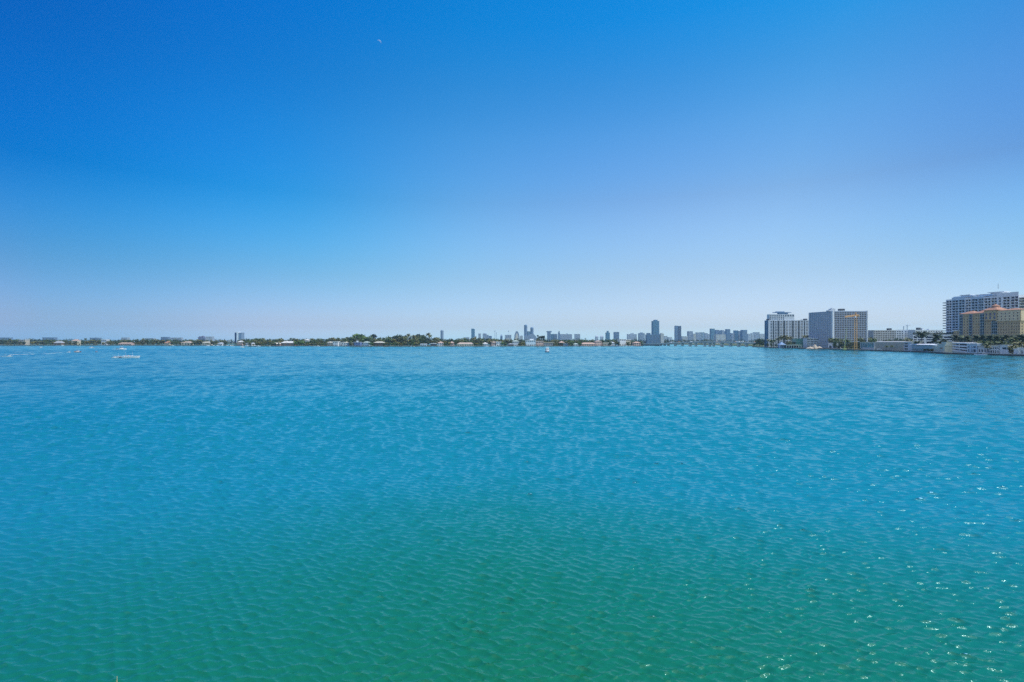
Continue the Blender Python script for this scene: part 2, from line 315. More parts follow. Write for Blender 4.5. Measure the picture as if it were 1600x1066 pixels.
sheet('far_shore', [(-3300, 2480), (-1500, 2350), (-400, 2300), (700, 2300), (1500, 2320), (3900, 2350), (5800, 5800), (-5800, 5800)], -.9, 1.4, LAWN)
sheet('bank', [(-40, -60), (40, -60), (40, 13), (-40, 13)], -.9, .9, LAWN)
def wall_along(name, label, c, off0, h, th):
    t = thing(name, label, 'seawall'); a = MB(); b = MB()
    pts = [Vector((X(p, y), y, 0)) for p, y in c]
    for p, q in zip(pts, pts[1:]):
        d = (q - p).normalized(); n = Vector((d.y, -d.x, 0))
        for mb, o0, o1, z0, z1 in ((a, off0, off0 + th, -.9, h), (b, off0 - .25, off0 + th + .35, h, h + .35)):
            P = [p + n * o1, q + n * o1, q + n * o0, p + n * o0]
            mb.prism([(v.x, v.y) for v in P], z0, z1)
    a.build('wall', SEAWALL, t); b.build('coping', CAPSTONE, t); return t
wall_along('seawall', 'long dark seawall with pale coping under the buildings on the right', COAST_R, 0.02, 1.5, .6)
wall_along('seawall', 'low dark seawall edging the green island on the left', COAST_L, .02, 1.3, .6)

# ------------------------------------------------------------------ trees
def blob_crown(seed, w, h, n, lobes, size, flat=.8):
    """leaf-sized faces in clumps spread through the crown's volume (unit: metres, base of crown at z=0)"""
    r = random.Random(seed); mb = MB(); cl = []
    for i in range(lobes):
        a = r.uniform(0, 6.283); q = r.uniform(0, .72); zz = r.uniform(.18, .86)
        k = math.sqrt(max(.12, 1 - ((zz - .42) / .62) ** 2))
        cl.append((math.cos(a) * q * w / 2 * k, math.sin(a) * q * w / 2 * k, zz * h, r.uniform(.16, .30) * w))
    for i in range(n):
        c = cl[r.randrange(lobes)]; d = Vector((r.gauss(0, 1), r.gauss(0, 1), r.gauss(0, .9))).normalized(); rr = c[3] * r.uniform(.55, 1.05)
        p = Vector((c[0], c[1], c[2])) + Vector((d.x * rr, d.y * rr, d.z * rr * flat))
        nrm = (d + Vector((r.gauss(0, .5), r.gauss(0, .5), r.gauss(0, .5)))).normalized(); s = size * r.uniform(.6, 1.3)
        u = nrm.orthogonal().normalized() * s; v = nrm.cross(u).normalized() * s * r.uniform(.5, .9)
        mb.q((p - u, p - v, p + u, p + v))
    return mb
def trunk_mb(seed, h, r0, spread):
    r = random.Random(seed); mb = MB(); b = (r.uniform(-.3, .3), r.uniform(-.3, .3))
    mb.tube([(0, 0, -.4), (b[0] * .4, b[1] * .4, h * .5), (b[0], b[1], h)], [r0 * 1.3, r0, r0 * .7], 6)
    for i in range(4):
        a = i * 1.57 + r.uniform(-.4, .4); mb.tube([(b[0], b[1], h * .8), (b[0] + math.cos(a) * spread * .5, b[1] + math.sin(a) * spread * .5, h * 1.35), (b[0] + math.cos(a) * spread, b[1] + math.sin(a) * spread, h * 1.8)], [r0 * .6, r0 * .4, r0 * .15], 5)
    return mb
def tree_proto(name, seed, w, h, trunk, n, lobes, size, m):
    t = thing(name, 'tree', 'tree', (0, 0, -500)); c = blob_crown(seed, w, h - trunk * .6, n, lobes, size).build('crown', m, t); c.location = (0, 0, trunk * .6)
    trunk_mb(seed, trunk, max(.22, w * .03), w * .28).build('trunk', BARK, t); return t
def palm_proto(name, seed, h, nf, fl, m, bend=.08, nseg=5):
    r = random.Random(seed); t = thing(name, 'palm', 'palm tree', (0, 0, -500)); mb = MB(); a0 = r.uniform(0, 6.28)
    pts = [(math.cos(a0) * bend * h * k * k, math.sin(a0) * bend * h * k * k, -.4 + (h + .4) * k) for k in (0, .25, .5, .75, 1)]
    mb.tube(pts, [.26, .2, .17, .15, .16], 6); mb.build('trunk', BARK, t); top = Vector(pts[-1]); fb = MB()
    for i in range(nf):
        a = i * 2.39996 + r.uniform(-.2, .2); e = 1.15 - 1.75 * (i / nf) + r.uniform(-.1, .1); L = fl * r.uniform(.85, 1.1)
        p = top.copy(); dh = Vector((math.cos(a), math.sin(a), 0)); side = Vector((-dh.y, dh.x, 0)); prev = None
        for k in range(nseg + 1):
            f = k / nseg; w = fl * .17 * math.sin(math.pi * min(1, .12 + f * .86)) + .04; dr = Vector((0, 0, -w * .75))
            cur = (p + side * w + dr, p.copy(), p - side * w + dr)
            if prev: fb.q((prev[0], cur[0], cur[1], prev[1])); fb.q((prev[1], cur[1], cur[2], prev[2]))
            prev = cur; ang = e - 1.5 * f * f - .25 * f; p = p + (dh * math.cos(ang) + Vector((0, 0, math.sin(ang)))) * (L / nseg)
    fb.build('fronds', m, t); return t
TREES = {}
for k, (w, h, tr, n, lo, sz, m) in {'round': (13, 12, 3.0, 420, 13, .95, 1), 'dark': (12, 14, 3.5, 420, 12, .95, 0), 'olive': (12, 10, 2.8, 380, 12, .95, 2), 'yellow': (10, 8, 2.2, 340, 10, .85, 3),
                                   'bright': (14, 11, 2.5, 420, 13, .95, 5), 'feathery': (9, 20, 5, 420, 15, .9, 4)}.items():
    TREES[k] = [tree_proto({'feathery': 'casuarina_tree'}.get(k, 'broadleaf_tree'), s * 31 + len(k), w, h, tr, n, lo, sz, LEAF[m]) for s in (1, 2)]
PALMS = {'tall': [palm_proto('palm_tree', s, 12.5, 17, 3.9, FROND[s % 2], .06 + .04 * s) for s in (1, 2)], 'short': [palm_proto('palm_tree', s, 7.5, 17, 3.6, FROND[s % 2], .05) for s in (3, 4)],
         'dark': [palm_proto('palm_tree', 6, 11, 18, 4.2, FROND[2], .05)]}
SIZE = {'round': 12, 'dark': 14, 'olive': 10, 'yellow': 8, 'bright': 11, 'feathery': 20, 'tall': 14.5, 'short': 9.5}
WORD = {'round': 'leafy green', 'dark': 'dark green leafy', 'olive': 'olive green', 'yellow': 'yellowish green', 'bright': 'bright green', 'feathery': 'feathery grey-green'}
USED = set()
LAND = []            # landmarks: (left column, right column, phrase)
PENDING = []         # trees waiting for their labels: (object, column, words, in front or behind)
def put(proto, px, Y, h, std, word, front=False, wide=1.0):
    s = h / std; r = proto if proto.name not in USED else None; x = X(px, Y)
    rot = rnd.uniform(0, 6.283)
    if r is None: r = dup(proto, (x, Y, 1.4), rot, (s * wide, s * wide, s), None, None)
    else: USED.add(proto.name); r.location = (x, Y, 1.4); r.rotation_euler = (0, 0, rot); r.scale = (s * wide, s * wide, s)
    PENDING.append((r, px, word, front)); return r
def tree(kind, px, Y, top, front=False, wide=1.0, word=None):
    h = max(3.0, Z(top, Y) - 1.4); return put(rnd.choice(TREES[kind]), px, Y, h, SIZE[kind], (word or WORD[kind]) + ' tree', front, wide)
def palm(kind, px, Y, top, front=False, word=None):
    h = max(4.0, Z(top, Y) - 1.4); std = 14.0 if kind == 'tall' else 12.5 if kind == 'dark' else 9.0
    return put(rnd.choice(PALMS[kind]), px, Y, h, std, word or {'tall': 'tall slim palm', 'short': 'short bushy palm', 'dark': 'dark crowned palm'}[kind], front, 1.3 if px > 1100 else 1.0)
ORD = ['', 'second ', 'third ', 'fourth ', 'fifth ', 'sixth ', 'seventh ', 'eighth ', 'ninth ', 'tenth ', 'eleventh ', 'twelfth ', 'thirteenth ', 'fourteenth ', 'fifteenth ', 'sixteenth ', 'seventeenth ', 'eighteenth ']
def label_trees():
    seen = {}
    far = [l for l in LAND]
    for o, px, word, front in sorted(PENDING, key=lambda t: t[1]):
        def dist(l): return 0 if l[0] <= px <= l[1] else min(abs(px - l[0]), abs(px - l[1]))
        l = min(far, key=lambda l: (dist(l), l[1] - l[0])); d = dist(l)
        rel = ('in front of' if front else 'rising behind') if d == 0 else ('left of' if px < l[0] else 'right of')
        seen.setdefault((word, rel, l[2]), []).append((o, px, d, l))
    for (word, rel, ph), g in seen.items():
        g.sort(key=lambda t: -t[1] if rel == 'left of' else t[1])
        for i, (o, px, d, l) in enumerate(g):
            if rel in ('left of', 'right of'): s = f'{word}, {ORD[i] or "nearest "}one {rel} the {ph}' if len(g) > 1 else f'{word} standing just {rel} the {ph}'
            else: s = f'{ORD[i] or "first "}{word} from left {rel.replace("rising ", "")} the {ph}' if len(g) > 1 else f'{word} {rel} the {ph}'
            o['label'] = s; o['category'] = 'palm tree' if 'palm' in word else 'tree'
            o['group'] = ('palms' if 'palm' in word else 'trees') + (' on the right shore' if px > 1100 else ' on the island shore')
# ------------------------------------------------------------------ right shore: the big buildings
def pale_condo():
    t, L = site('condo_building', 'pale grey condo block with dark vertical strips and stepped glass top', 'apartment building', 1200.5, 1000, 1263.5, 1000)
    zt = Z(500.5, 1000); D = 15; sc_ = L / 63.0; mb = MB(); wins = []; strips = []
    bays = [('p', 0, 2.5), ('w', 2.5, 7), ('s', 7, 9.2), ('w', 9.2, 14.2), ('s', 14.2, 17.6), ('w', 17.6, 22.6), ('s', 22.6, 26.5), ('w', 26.5, 31.5), ('w', 31.5, 36.2), ('s', 36.2, 40), ('w', 40, 46), ('s', 46, 49.2), ('w', 49.2, 55.5), ('s', 55.5, 57.6), ('w', 57.6, 63)]
    for k, a, b in bays:
        a *= sc_; b *= sc_; w = b - a
        if k == 'w': face(mb, wins, (0, 0), (1, 0), w, 1, zt, [(w * .2, w * .8)], floors(17, 2, zt - 1.2, .54), .5, 0, a)
        elif k == 's': face(mb, strips, (0, 0), (1, 0), w, 1, zt, [(.02, w - .02)], floors(17, 2, zt - 1.2, .86), 2.2, 1, a)
        else: face(mb, [], (0, 0), (1, 0), w, 1, zt, [], [], .1, 0, a)
    shell(mb, L, D, 1, zt, 0, None, False, False, True)
    face(mb, strips, (0, D), (0, -1), D, 1, zt, even(2, D, .8), floors(17, 2, zt - 1.2, .8), 1.0, 2)  # left side wall in steel blue, its shade painted into the colour
    mb.build('wall', [mat('condo_wall', (.50, .55, .61)), GREY, STEELBLUE], t)
    windows(t, wins); windows(t, strips, BLUEGLASS, 'balcony_glazing')
    a, b = 3 * sc_, 41.5 * sc_; z2 = Z(491, 1000); ub = MB(); up = []
    face(ub, up, (a, 2), (1, 0), (b - a) * .6, zt, z2, even(7, (b - a) * .6, .6), floors(3, zt + .3, z2 - .8, .8), .5)
    o = a + (b - a) * .6; face(ub, up, (o, 2), (1, 0), b - o, zt, z2, even(4, b - o, .7), [(z2 - 4.6, z2 - 1)], .8)
    ub.box(a, b, 2.9, 13, zt, z2 - .02); ub.build('upper_storeys', PALE, t); windows(t, up, BLUEGLASS, 'upper_window')
    rb = MB(); rb.box(11 * sc_, 37.5 * sc_, 3, 12, Z(488.6, 1000), Z(487.8, 1000)); rb.box(15 * sc_, 27 * sc_, 4, 11, Z(487.8, 1000), Z(486.6, 1000)); rb.box(18 * sc_, 33 * sc_, 5, 10, z2, Z(488.6, 1000)); rb.build('roof_plate', STEELBLUE, t)
    pb = MB(); pb.box(.3, 3.2, 3, 9, zt, Z(498.3, 1000)); pb.box(54 * sc_, 58 * sc_, 4, 9, zt, Z(499.6, 1000)); pb.box(58.4 * sc_, 62.5 * sc_, 3, 9, zt, Z(498, 1000)); pb.build('roof_box', DKGREY, t)
    LAND.append((1196, 1263, 'pale condo block'))
def grey_slab():
    c = Vector((X(1301.5, 850), 850)); a = Vector((X(1265, 897), 897)); b = Vector((X(1355, 850), 850))
    t = thing('apartment_slab', 'huge bent grey apartment slab with a balcony grid and a white corner strip', 'apartment building', (c.x, c.y, 0)); zt = Z(486.2, 850)
    mb = MB(); lw = []; rw = []; la = a - c; u1 = (-la).normalized(); L1 = la.length; L2 = b.x - c.x
    face(mb, lw, (la.x, la.y), u1, L1 - 1, 1, zt, even(10, L1 - 3, .78, .8), floors(19, 3, zt - 1.5, .72), 1.2, 1)
    face(mb, rw, (1.6, 0), (1, 0), L2 - 1.6, 1, zt, even(13, L2 - 4, .84, .8), floors(19, 3, zt - 1.5, .64), 1.1, 1)
    n1 = Vector((u1.y, -u1.x)); bk = -n1 * 16
    mb.prism([(la.x + bk.x, la.y + bk.y), (la.x - n1.x * .02, la.y - n1.y * .02 + 3), (-.4, 3), (1.6, 3), (1.6, 18), (bk.x * .4, 18)], 1, zt - .03, 0)
    mb.box(1.6, L2 - .03, 2.6, 18, 1, zt - .02, 0); mb.build('wall', [mat('slab_end', (.48, .51, .55)), mat('slab_frame', (.31, .36, .45))], t)
    windows(t, lw, GLASS, 'balcony_glazing'); windows(t, rw, GLASS, 'window')
    cb = MB(); cb.box(-.9, 1.55, -.5, 2.4, 1, zt + .8); cb.build('corner_strip', WHITE, t)
    eb = MB(); eb.box(L2 + .02, L2 + 1, -.3, 18, 1, zt + .6); eb.build('end_wall', WHITE, t)
    pb = MB(); pb.box(0, 7, 5, 12, zt, Z(482.2, 850)); pb.box(-4, 0, 5, 12, zt, Z(484.6, 850)); pb.box(2, 5, 6, 10, Z(482.2, 850), Z(481, 850)); pb.build('lift_housing', PALE, t)
    qb = MB(); qb.box(15, 22.5, 4, 11, zt + 1.2, Z(482.3, 850)); [qb.box(x, x + .5, y, y + .5, zt, zt + 1.2) for x in (15.5, 21.5) for y in (4.5, 10)]; qb.build('roof_tank', DKGREY, t)
    LAND.append((1265, 1355, 'bent grey apartment slab'))
def long_block():
    t, L = site('apartment_block', 'long low grey apartment block of eight floors left of the navy striped garage', 'apartment building', 1365, 905, 1428, 905); zt = Z(516, 905); k = L / 63.0
    mb = MB(); w1 = []; face(mb, w1, (0, 0), (1, 0), 35 * k, 1, zt, [(x * k, y * k) for x, y in ((.4, 2), (3, 6), (6.8, 10), (10.8, 13), (14, 17), (17.8, 21), (22, 24), (25, 28), (28.8, 32), (33, 34.6))], floors(8, 2, zt - 1, .55), .8)
    w2 = []; face(mb, w2, (0, 0), (1, 0), 28 * k, 1, zt + .8, [(x * k, y * k) for x, y in ((1.5, 4), (5, 7.5), (9, 11), (14.4, 16.4), (18, 20.5), (22, 24.5))], floors(8, 2, zt - 1, .5), .6, 1, 35 * k)
    shell(mb, L, 16, 1, zt - .02, 0); mb.build('wall', [mat('block_grey', (.44, .45, .45)), PALE], t); windows(t, w1); windows(t, w2, GLASS, 'balcony_glazing')
    pb = MB(); pb.box(26 * k, 31 * k, 4, 9, zt, Z(513, 905)); pb.build('roof_box', DKGREY, t)
    LAND.append((1365, 1426, 'long low grey apartment block'))
    t, L = site('apartment_block', 'pale flat apartment block half hidden behind the navy striped garage', 'apartment building', 1430, 880, 1473, 880); zt = Z(515.6, 880)
    mb = MB(); w = []; face(mb, w, (0, 0), (1, 0), L, 1, zt, even(11, L, .5), floors(8, 2, zt - .8, .5), .5); shell(mb, L, 16, 1, zt, 0); mb.build('wall', PALE, t); windows(t, w)
    pb = MB(); pb.box(L * .16, L * .25, 3, 8, zt, Z(512, 880)); pb.build('roof_box', DKGREY, t); pb = MB(); pb.box(L * .31, L * .37, 3, 8, zt, Z(513, 880)); pb.box(L * .55, L * .62, 3, 8, zt, Z(514, 880)); pb.build('lift_housing', WHITE, t)
def striped_garage():
    t, L = site('parking_garage', 'white parking garage with navy striped openings and planting along its roof edge', 'garage', 1426.5, 640, 1490, 615); zt = Z(523, 628)
    mb = MB(); o = []; face(mb, o, (0, 0), (1, 0), L, 1, zt, [(L * .02, L * .1), (L * .125, L * .28), (L * .345, L * .52), (L * .56, L * .74), (L * .77, L * .97)], [(Z(536.5, 628), Z(533.8, 628)), (Z(531.8, 628), Z(530.1, 628)), (Z(528.3, 628), Z(526, 628))], 1.6)
    shell(mb, L, 24, 1, zt, 0); mb.build('wall', WHITE, t); windows(t, o, NAVY, 'deck_opening')
    pb = MB(); pb.box(0, L, .6, 1.4, zt, zt + .7); pb.build('planter', DKGREY, t)
    hb = MB(); r = random.Random(4)
    for i in range(900):
        x = r.uniform(0, L); h = .6 + 1.9 * abs(math.sin(x * .9 + math.sin(x * 2.3))); p = Vector((x, 1 + r.uniform(-.6, .6), zt + .7 + r.uniform(0, h))); u = Vector((r.gauss(0, 1), r.gauss(0, 1), r.gauss(0, 1))).normalized() * .45; v = u.orthogonal().normalized() * .3
        hb.q((p - u, p - v, p + u, p + v))
    hb.build('hedge', LEAF[4], t); LAND.append((1427, 1485, 'navy striped garage'))
def white_tower():
    t, L = site('apartment_tower', 'tallest white apartment tower with stacked dark balconies and slab ends, behind the ochre building', 'apartment building', 1478, 640, 1591.5, 570)
    zt = Z(468.5, 640); mb = MB(); w = []; k = L / 113.0
    bays = [(0, 10), (10, 21), (21, 32), (32, 42), (42, 53), (53, 62), (62, 73), (73, 82), (82, 90), (90, 101), (101, 113)]
    for i, (a, b) in enumerate(bays):
        a *= k; b *= k; wd = b - a; hi = zt + (0, 2, 2, 0, 1, 1, 0, 0, 3, 3, 3.4)[i]
        cols = [(wd * .07, wd * .49), (wd * .53, wd * .94)] if i not in (8,) else [(wd * .3, wd * .7)]
        face(mb, w, (0, 0), (1, 0), wd, 1, hi, cols, floors(19, 2.5, zt - 1.2, .7), 2.4, 1 if i in (1, 2, 4, 5) else 0, a)
    shell(mb, L, 20, 1, zt - .02, 0); mb.build('wall', [mat('tower_wall', (.66, .70, .76)), mat('pale_blue_wall', (.42, .55, .68))], t); windows(t, w)
    parts(t, [p for i, p in enumerate(w) if i % 2 == 0][::1], mat('balcony_rail', (.42, .46, .52)), 'balcony', balcony(.9, .45), 100)
    for z in [p[0] for p in floors(19, 2.5, zt - 1.2, .62)]:
        for x0, x1 in ((-4.4, -.02), (L + .02, L + 4.0)):
            s = MB(); s.box(x0, x1, 1, 13, z - .35, z + .55); s.build('end_balcony', DKGREY, t)
    cb = MB(); cb.box(10 * k, 42 * k, 3, 14, zt + 2.02, zt + 3.2); cb.box(53 * k, 72 * k, 3, 14, zt + 1.05, zt + 3.4); cb.build('parapet', mat('pale_blue_wall', (.42, .55, .68)), t)
    for a, b, py, oh in ((22, 36, 460.6, 1.2), (47, 61, 460, 1.4), (69, 86, 456, 2.6)):
        z1 = Z(py, 640 - 70 * (a + b) / 226); q = MB(); q.box(a * k, b * k, 4, 13, zt + 1, z1 - .8); q.build('roof_house', PALE, t); q = MB(); q.box(a * k - oh, b * k + oh, 3, 14, z1 - .78, z1); q.build('roof_plate', WHITE, t)
    q = MB(); q.tube([(L * .68, 8, zt + 9), (L * .68, 8, zt + 15)], .18); q.build('mast', DKGREY, t)
    LAND.append((1472, 1490, 'tallest white apartment tower'))
def ochre_building():
    t, L = site('apartment_building', 'ochre apartment building with terracotta tile roofs and balcony columns before the white tower', 'apartment building', 1490, 560, 1594, 500)
    k = L / 104.0; ze = Z(491.5, 560); D = 30; mb = MB(); w = []; gz = []
    fl = floors(12, 5, ze - 1.2, .42); fg = floors(12, 5, ze - 1.2, .8)
    bays = [('w', 0, 10, 2), ('g', 10, 16, 1), ('w', 16, 26, 2), ('g', 26, 32, 1), ('w', 32, 44, 3), ('g', 44, 51, 2), ('w', 51, 62, 3), ('g', 62, 71, 3), ('w', 71, 82, 3), ('w', 82, 94, 3), ('w', 94, 104, 3)]
    for typ, a, b, nc in bays:
        a *= k; b *= k; wd = b - a; z1 = ze if a > 9 * k else Z(517, 560)
        if typ == 'w': face(mb, w, (0, 0), (1, 0), wd, 1, z1, even(nc, wd, .34), [f for f in fl if f[1] < z1 - .5], .35, 0, a)
        else: face(mb, gz, (0, 0), (1, 0), wd, 1, z1, even(nc, wd, .84), [f for f in fg if f[1] < z1 - .5], 1.2, 1, a)
    face(mb, w, (L, 0), (0, 1), D, 1, ze, even(6, D, .3), fl, .35)
    mb.q(((10 * k, D, 1), (10 * k, 0.0, 1), (10 * k, 0.0, ze), (10 * k, D, ze)), 0); mb.box(.02, 10 * k - .02, .5, D, 1, Z(517, 560) - .02, 0)
    mb.q(((10 * k, 0, ze), (L, 0, ze), (L, D, ze), (10 * k, D, ze)), 0); mb.q(((L, D, 1), (10 * k, D, 1), (10 * k, D, ze), (L, D, ze)), 0)
    mb.build('wall', [YELLOW, mat('grey_blue_frame', (.26, .33, .36))], t); windows(t, w); windows(t, gz, BLUEGLASS, 'balcony_glazing')
    parts(t, gz, mat('grey_blue_frame', (.26, .33, .36)), 'balcony', balcony(.8, .6), 100)
    ub = MB(); uw = []; a = 69 * k; zb = Z(502, 515); face(ub, uw, (a, -.6), (1, 0), L - a + .6, zb, ze + 1.6, even(6, L - a, .3), floors(3, zb + .5, ze, .4), .3); ub.q(((a, .02, zb), (a, -.6, zb), (a, -.6, ze + 1.6), (a, .02, ze + 1.6)), 0); ub.box(a + .02, L + .58, .3, D * .8, zb, ze + 1.55); ub.build('upper_wall', LITYELLOW, t); windows(t, uw, GLASS, 'upper_window')
    for x0, x1, h in ((11, 34, 3.2), (34.5, 55, 3.8)):
        q = MB(); q.hip(x0 * k, x1 * k, 0, 16, ze + .05, h, .9); q.build('roof', TILE, t)
    q = MB(); q.hip(72 * k, L, -.3, 18, ze + 1.7, 2.0, .9); q.build('roof', TILE, t)
    tb = MB(); x0, x1 = 52 * k, 71 * k; zt = Z(485.4, 530); tw = []; face(tb, tw, (x0, -1.2), (1, 0), x1 - x0, ze - 8, zt, even(3, x1 - x0, .5), [(ze - 6.5, ze - 4), (ze - 3, ze - .4)], .4, 0); tb.box(x0 + .02, x1 - .02, -.75, 13, ze - 8, zt - .02, 0)
    tb.build('turret', YELLOW, t); windows(t, tw, BLUEGLASS, 'turret_window'); q = MB(); q.hip(x0, x1, -1.2, 13, zt + .05, 4.4, 1.4); q.lathe((x0 + x1) / 2, 6, [(3.2, zt + 2.5), (3.2, zt + 4.6), (.2, zt + 6.4)], 10); q.build('turret_roof', TILE, t)
    q = MB(); q.box(-1.0, 10 * k - .05, -.8, D, Z(517, 560), Z(516, 560)); q.build('wing_roof', WHITE, t)
    LAND.append((1496, 1594, 'ochre building'))
    t, L = site('office_building', 'teal glass block with white floor bands at the right edge beside the ochre building', 'building', 1594.5, 560, 1660, 540); zt = Z(503, 560)
    mb = MB(); mb.box(0, L, 0, 20, 1, zt); mb.build('glazing', TEALGLASS, t)
    for i in range(9): q = MB(); z = 3 + i * (zt - 3) / 8.3; q.box(-.8, L + .8, -.8, 20.8, z, z + 1.1); q.build('floor_band', WHITE, t)
def cranes():
    Y = 700; t = thing('tower_crane', 'tall orange-yellow tower crane in front of the bent grey slab', 'crane', (X(1337, Y), Y, 1.4)); H = Z(494, Y) - 1.4
    def lattice(mb, p, q, w, n):
        p, q = Vector(p), Vector(q); d = q - p; u = d.orthogonal().normalized() * w; v = d.cross(u).normalized() * w; c = [u + v, u - v, -u - v, -u + v]
        for k in c: mb.tube([p + k, q + k], .2, 4)
        for i in range(n):
            for j in range(4): mb.tube([p + d * i / n + c[j], p + d * (i + 1) / n + c[(j + 1) % 4]], .13, 3)
    m = MB(); lattice(m, (0, 0, 0), (0, 0, H), 1.35, 16); m.build('mast', ORANGE, t)
    m = MB(); lattice(m, (1.2, 0, H + 1.0), (-16.5, -3, H - 1.2), .7, 12); m.build('jib', ORANGE, t)
    m = MB(); lattice(m, (1.2, 0, H + .9), (4.5, .6, H + .9), .7, 4); m.build('counter_jib', ORANGE, t); m = MB(); m.box(3.4, 5.0, -.9, 1.2, H - 1.0, H + 1.8); m.build('counterweight', mat('counterweight', (.45, .36, .25)), t)
    m = MB(); m.box(-1.9, .2, -1.5, -.1, H - 2.4, H); m.build('cab', WHITE, t); m = MB(); lattice(m, (0, 0, H), (.3, 0, H + 5), .6, 4); m.build('apex', ORANGE, t)
    Y = 690; t = thing('boom_lift', 'thin lime yellow boom lift leaning in front of the bent grey slab', 'boom lift', (X(1319.5, Y), Y, 1.4)); m = MB(); m.tube([(0, 0, 2), (1.6, 0, 14), (2.7, 0, Z(512, Y) - 1.4)], [.5, .42, .3], 6); m.build('boom', LIME, t)
    m = MB(); m.box(-2, 2, -1.2, 1.2, .4, 2.2); [m.lathe(x, y, [(.5, 0), (.5, .5)], 8) for x in (-1.4, 1.4) for y in (-1, 1)]; m.build('chassis', LIME, t); m = MB(); m.box(2.1, 3.4, -.7, .7, Z(512, Y) - 1.3, Z(512, Y) - .2); m.build('basket', GREY, t)
    for px, py, w, lab in ((1417.5, 509, 5.5, 'small distant crane with a level jib above the long low block'), (1412, 511, 2.5, 'faint distant crane left of the level jib crane')):
        Y = 2200; t = thing('tower_crane', lab, 'crane', (X(px, Y), Y, 1.4)); h = Z(py, Y) - 1.4; m = MB(); m.tube([(0, 0, 0), (0, 0, h)], 1.3, 4); m.build('mast', FSTEEL, t); m = MB(); m.tube([(-w * 1.2, 0, h), (w * 2.2, 0, h)], .9, 4); m.tube([(0, 0, h), (0, 0, h + 5)], .8, 4); m.build('jib', FSTEEL, t)

# ------------------------------------------------------------------ right shore: low waterside buildings
def low(name, label, phrase, pa, pb, top, s, D, wall, roof=None, cols=None, rows=None, pane=GLASS, cat='building', depth=.4, cap=None, s2=None):
    Ya, Yb = Yc(pa) + s, Yc(pb) + (s if s2 is None else s2); t, L = site(name, label, cat, pa, Ya, pb, Yb); zt = Z(top, (Ya + Yb) / 2); mb = MB(); w = []
    face(mb, w, (0, 0), (1, 0), L, 1.2, zt, [(a * L, b * L) for a, b in cols or []], [(1.2 + a * (zt - 1.2), 1.2 + b * (zt - 1.2)) for a, b in rows or []], depth); shell(mb, L, D, 1.2, zt, 0); mb.build('wall', wall, t)
    if w: windows(t, w, pane)
    if roof: q = MB(); q.box(-.6, L + .6, -.8, D + .6, zt + .004, zt + .55); q.build('roof', roof, t)
    if phrase: LAND.append((pa, pb, phrase))
    return t, L, zt
ev = lambda n, f, a=0.0, b=1.0: [(a + (b - a) * p, a + (b - a) * q) for p, q in even(n, 1.0, f)]
def flat_site(name, label, pa, pb, Y, cat): return site(name, label, cat, pa, Y, pb, Y)
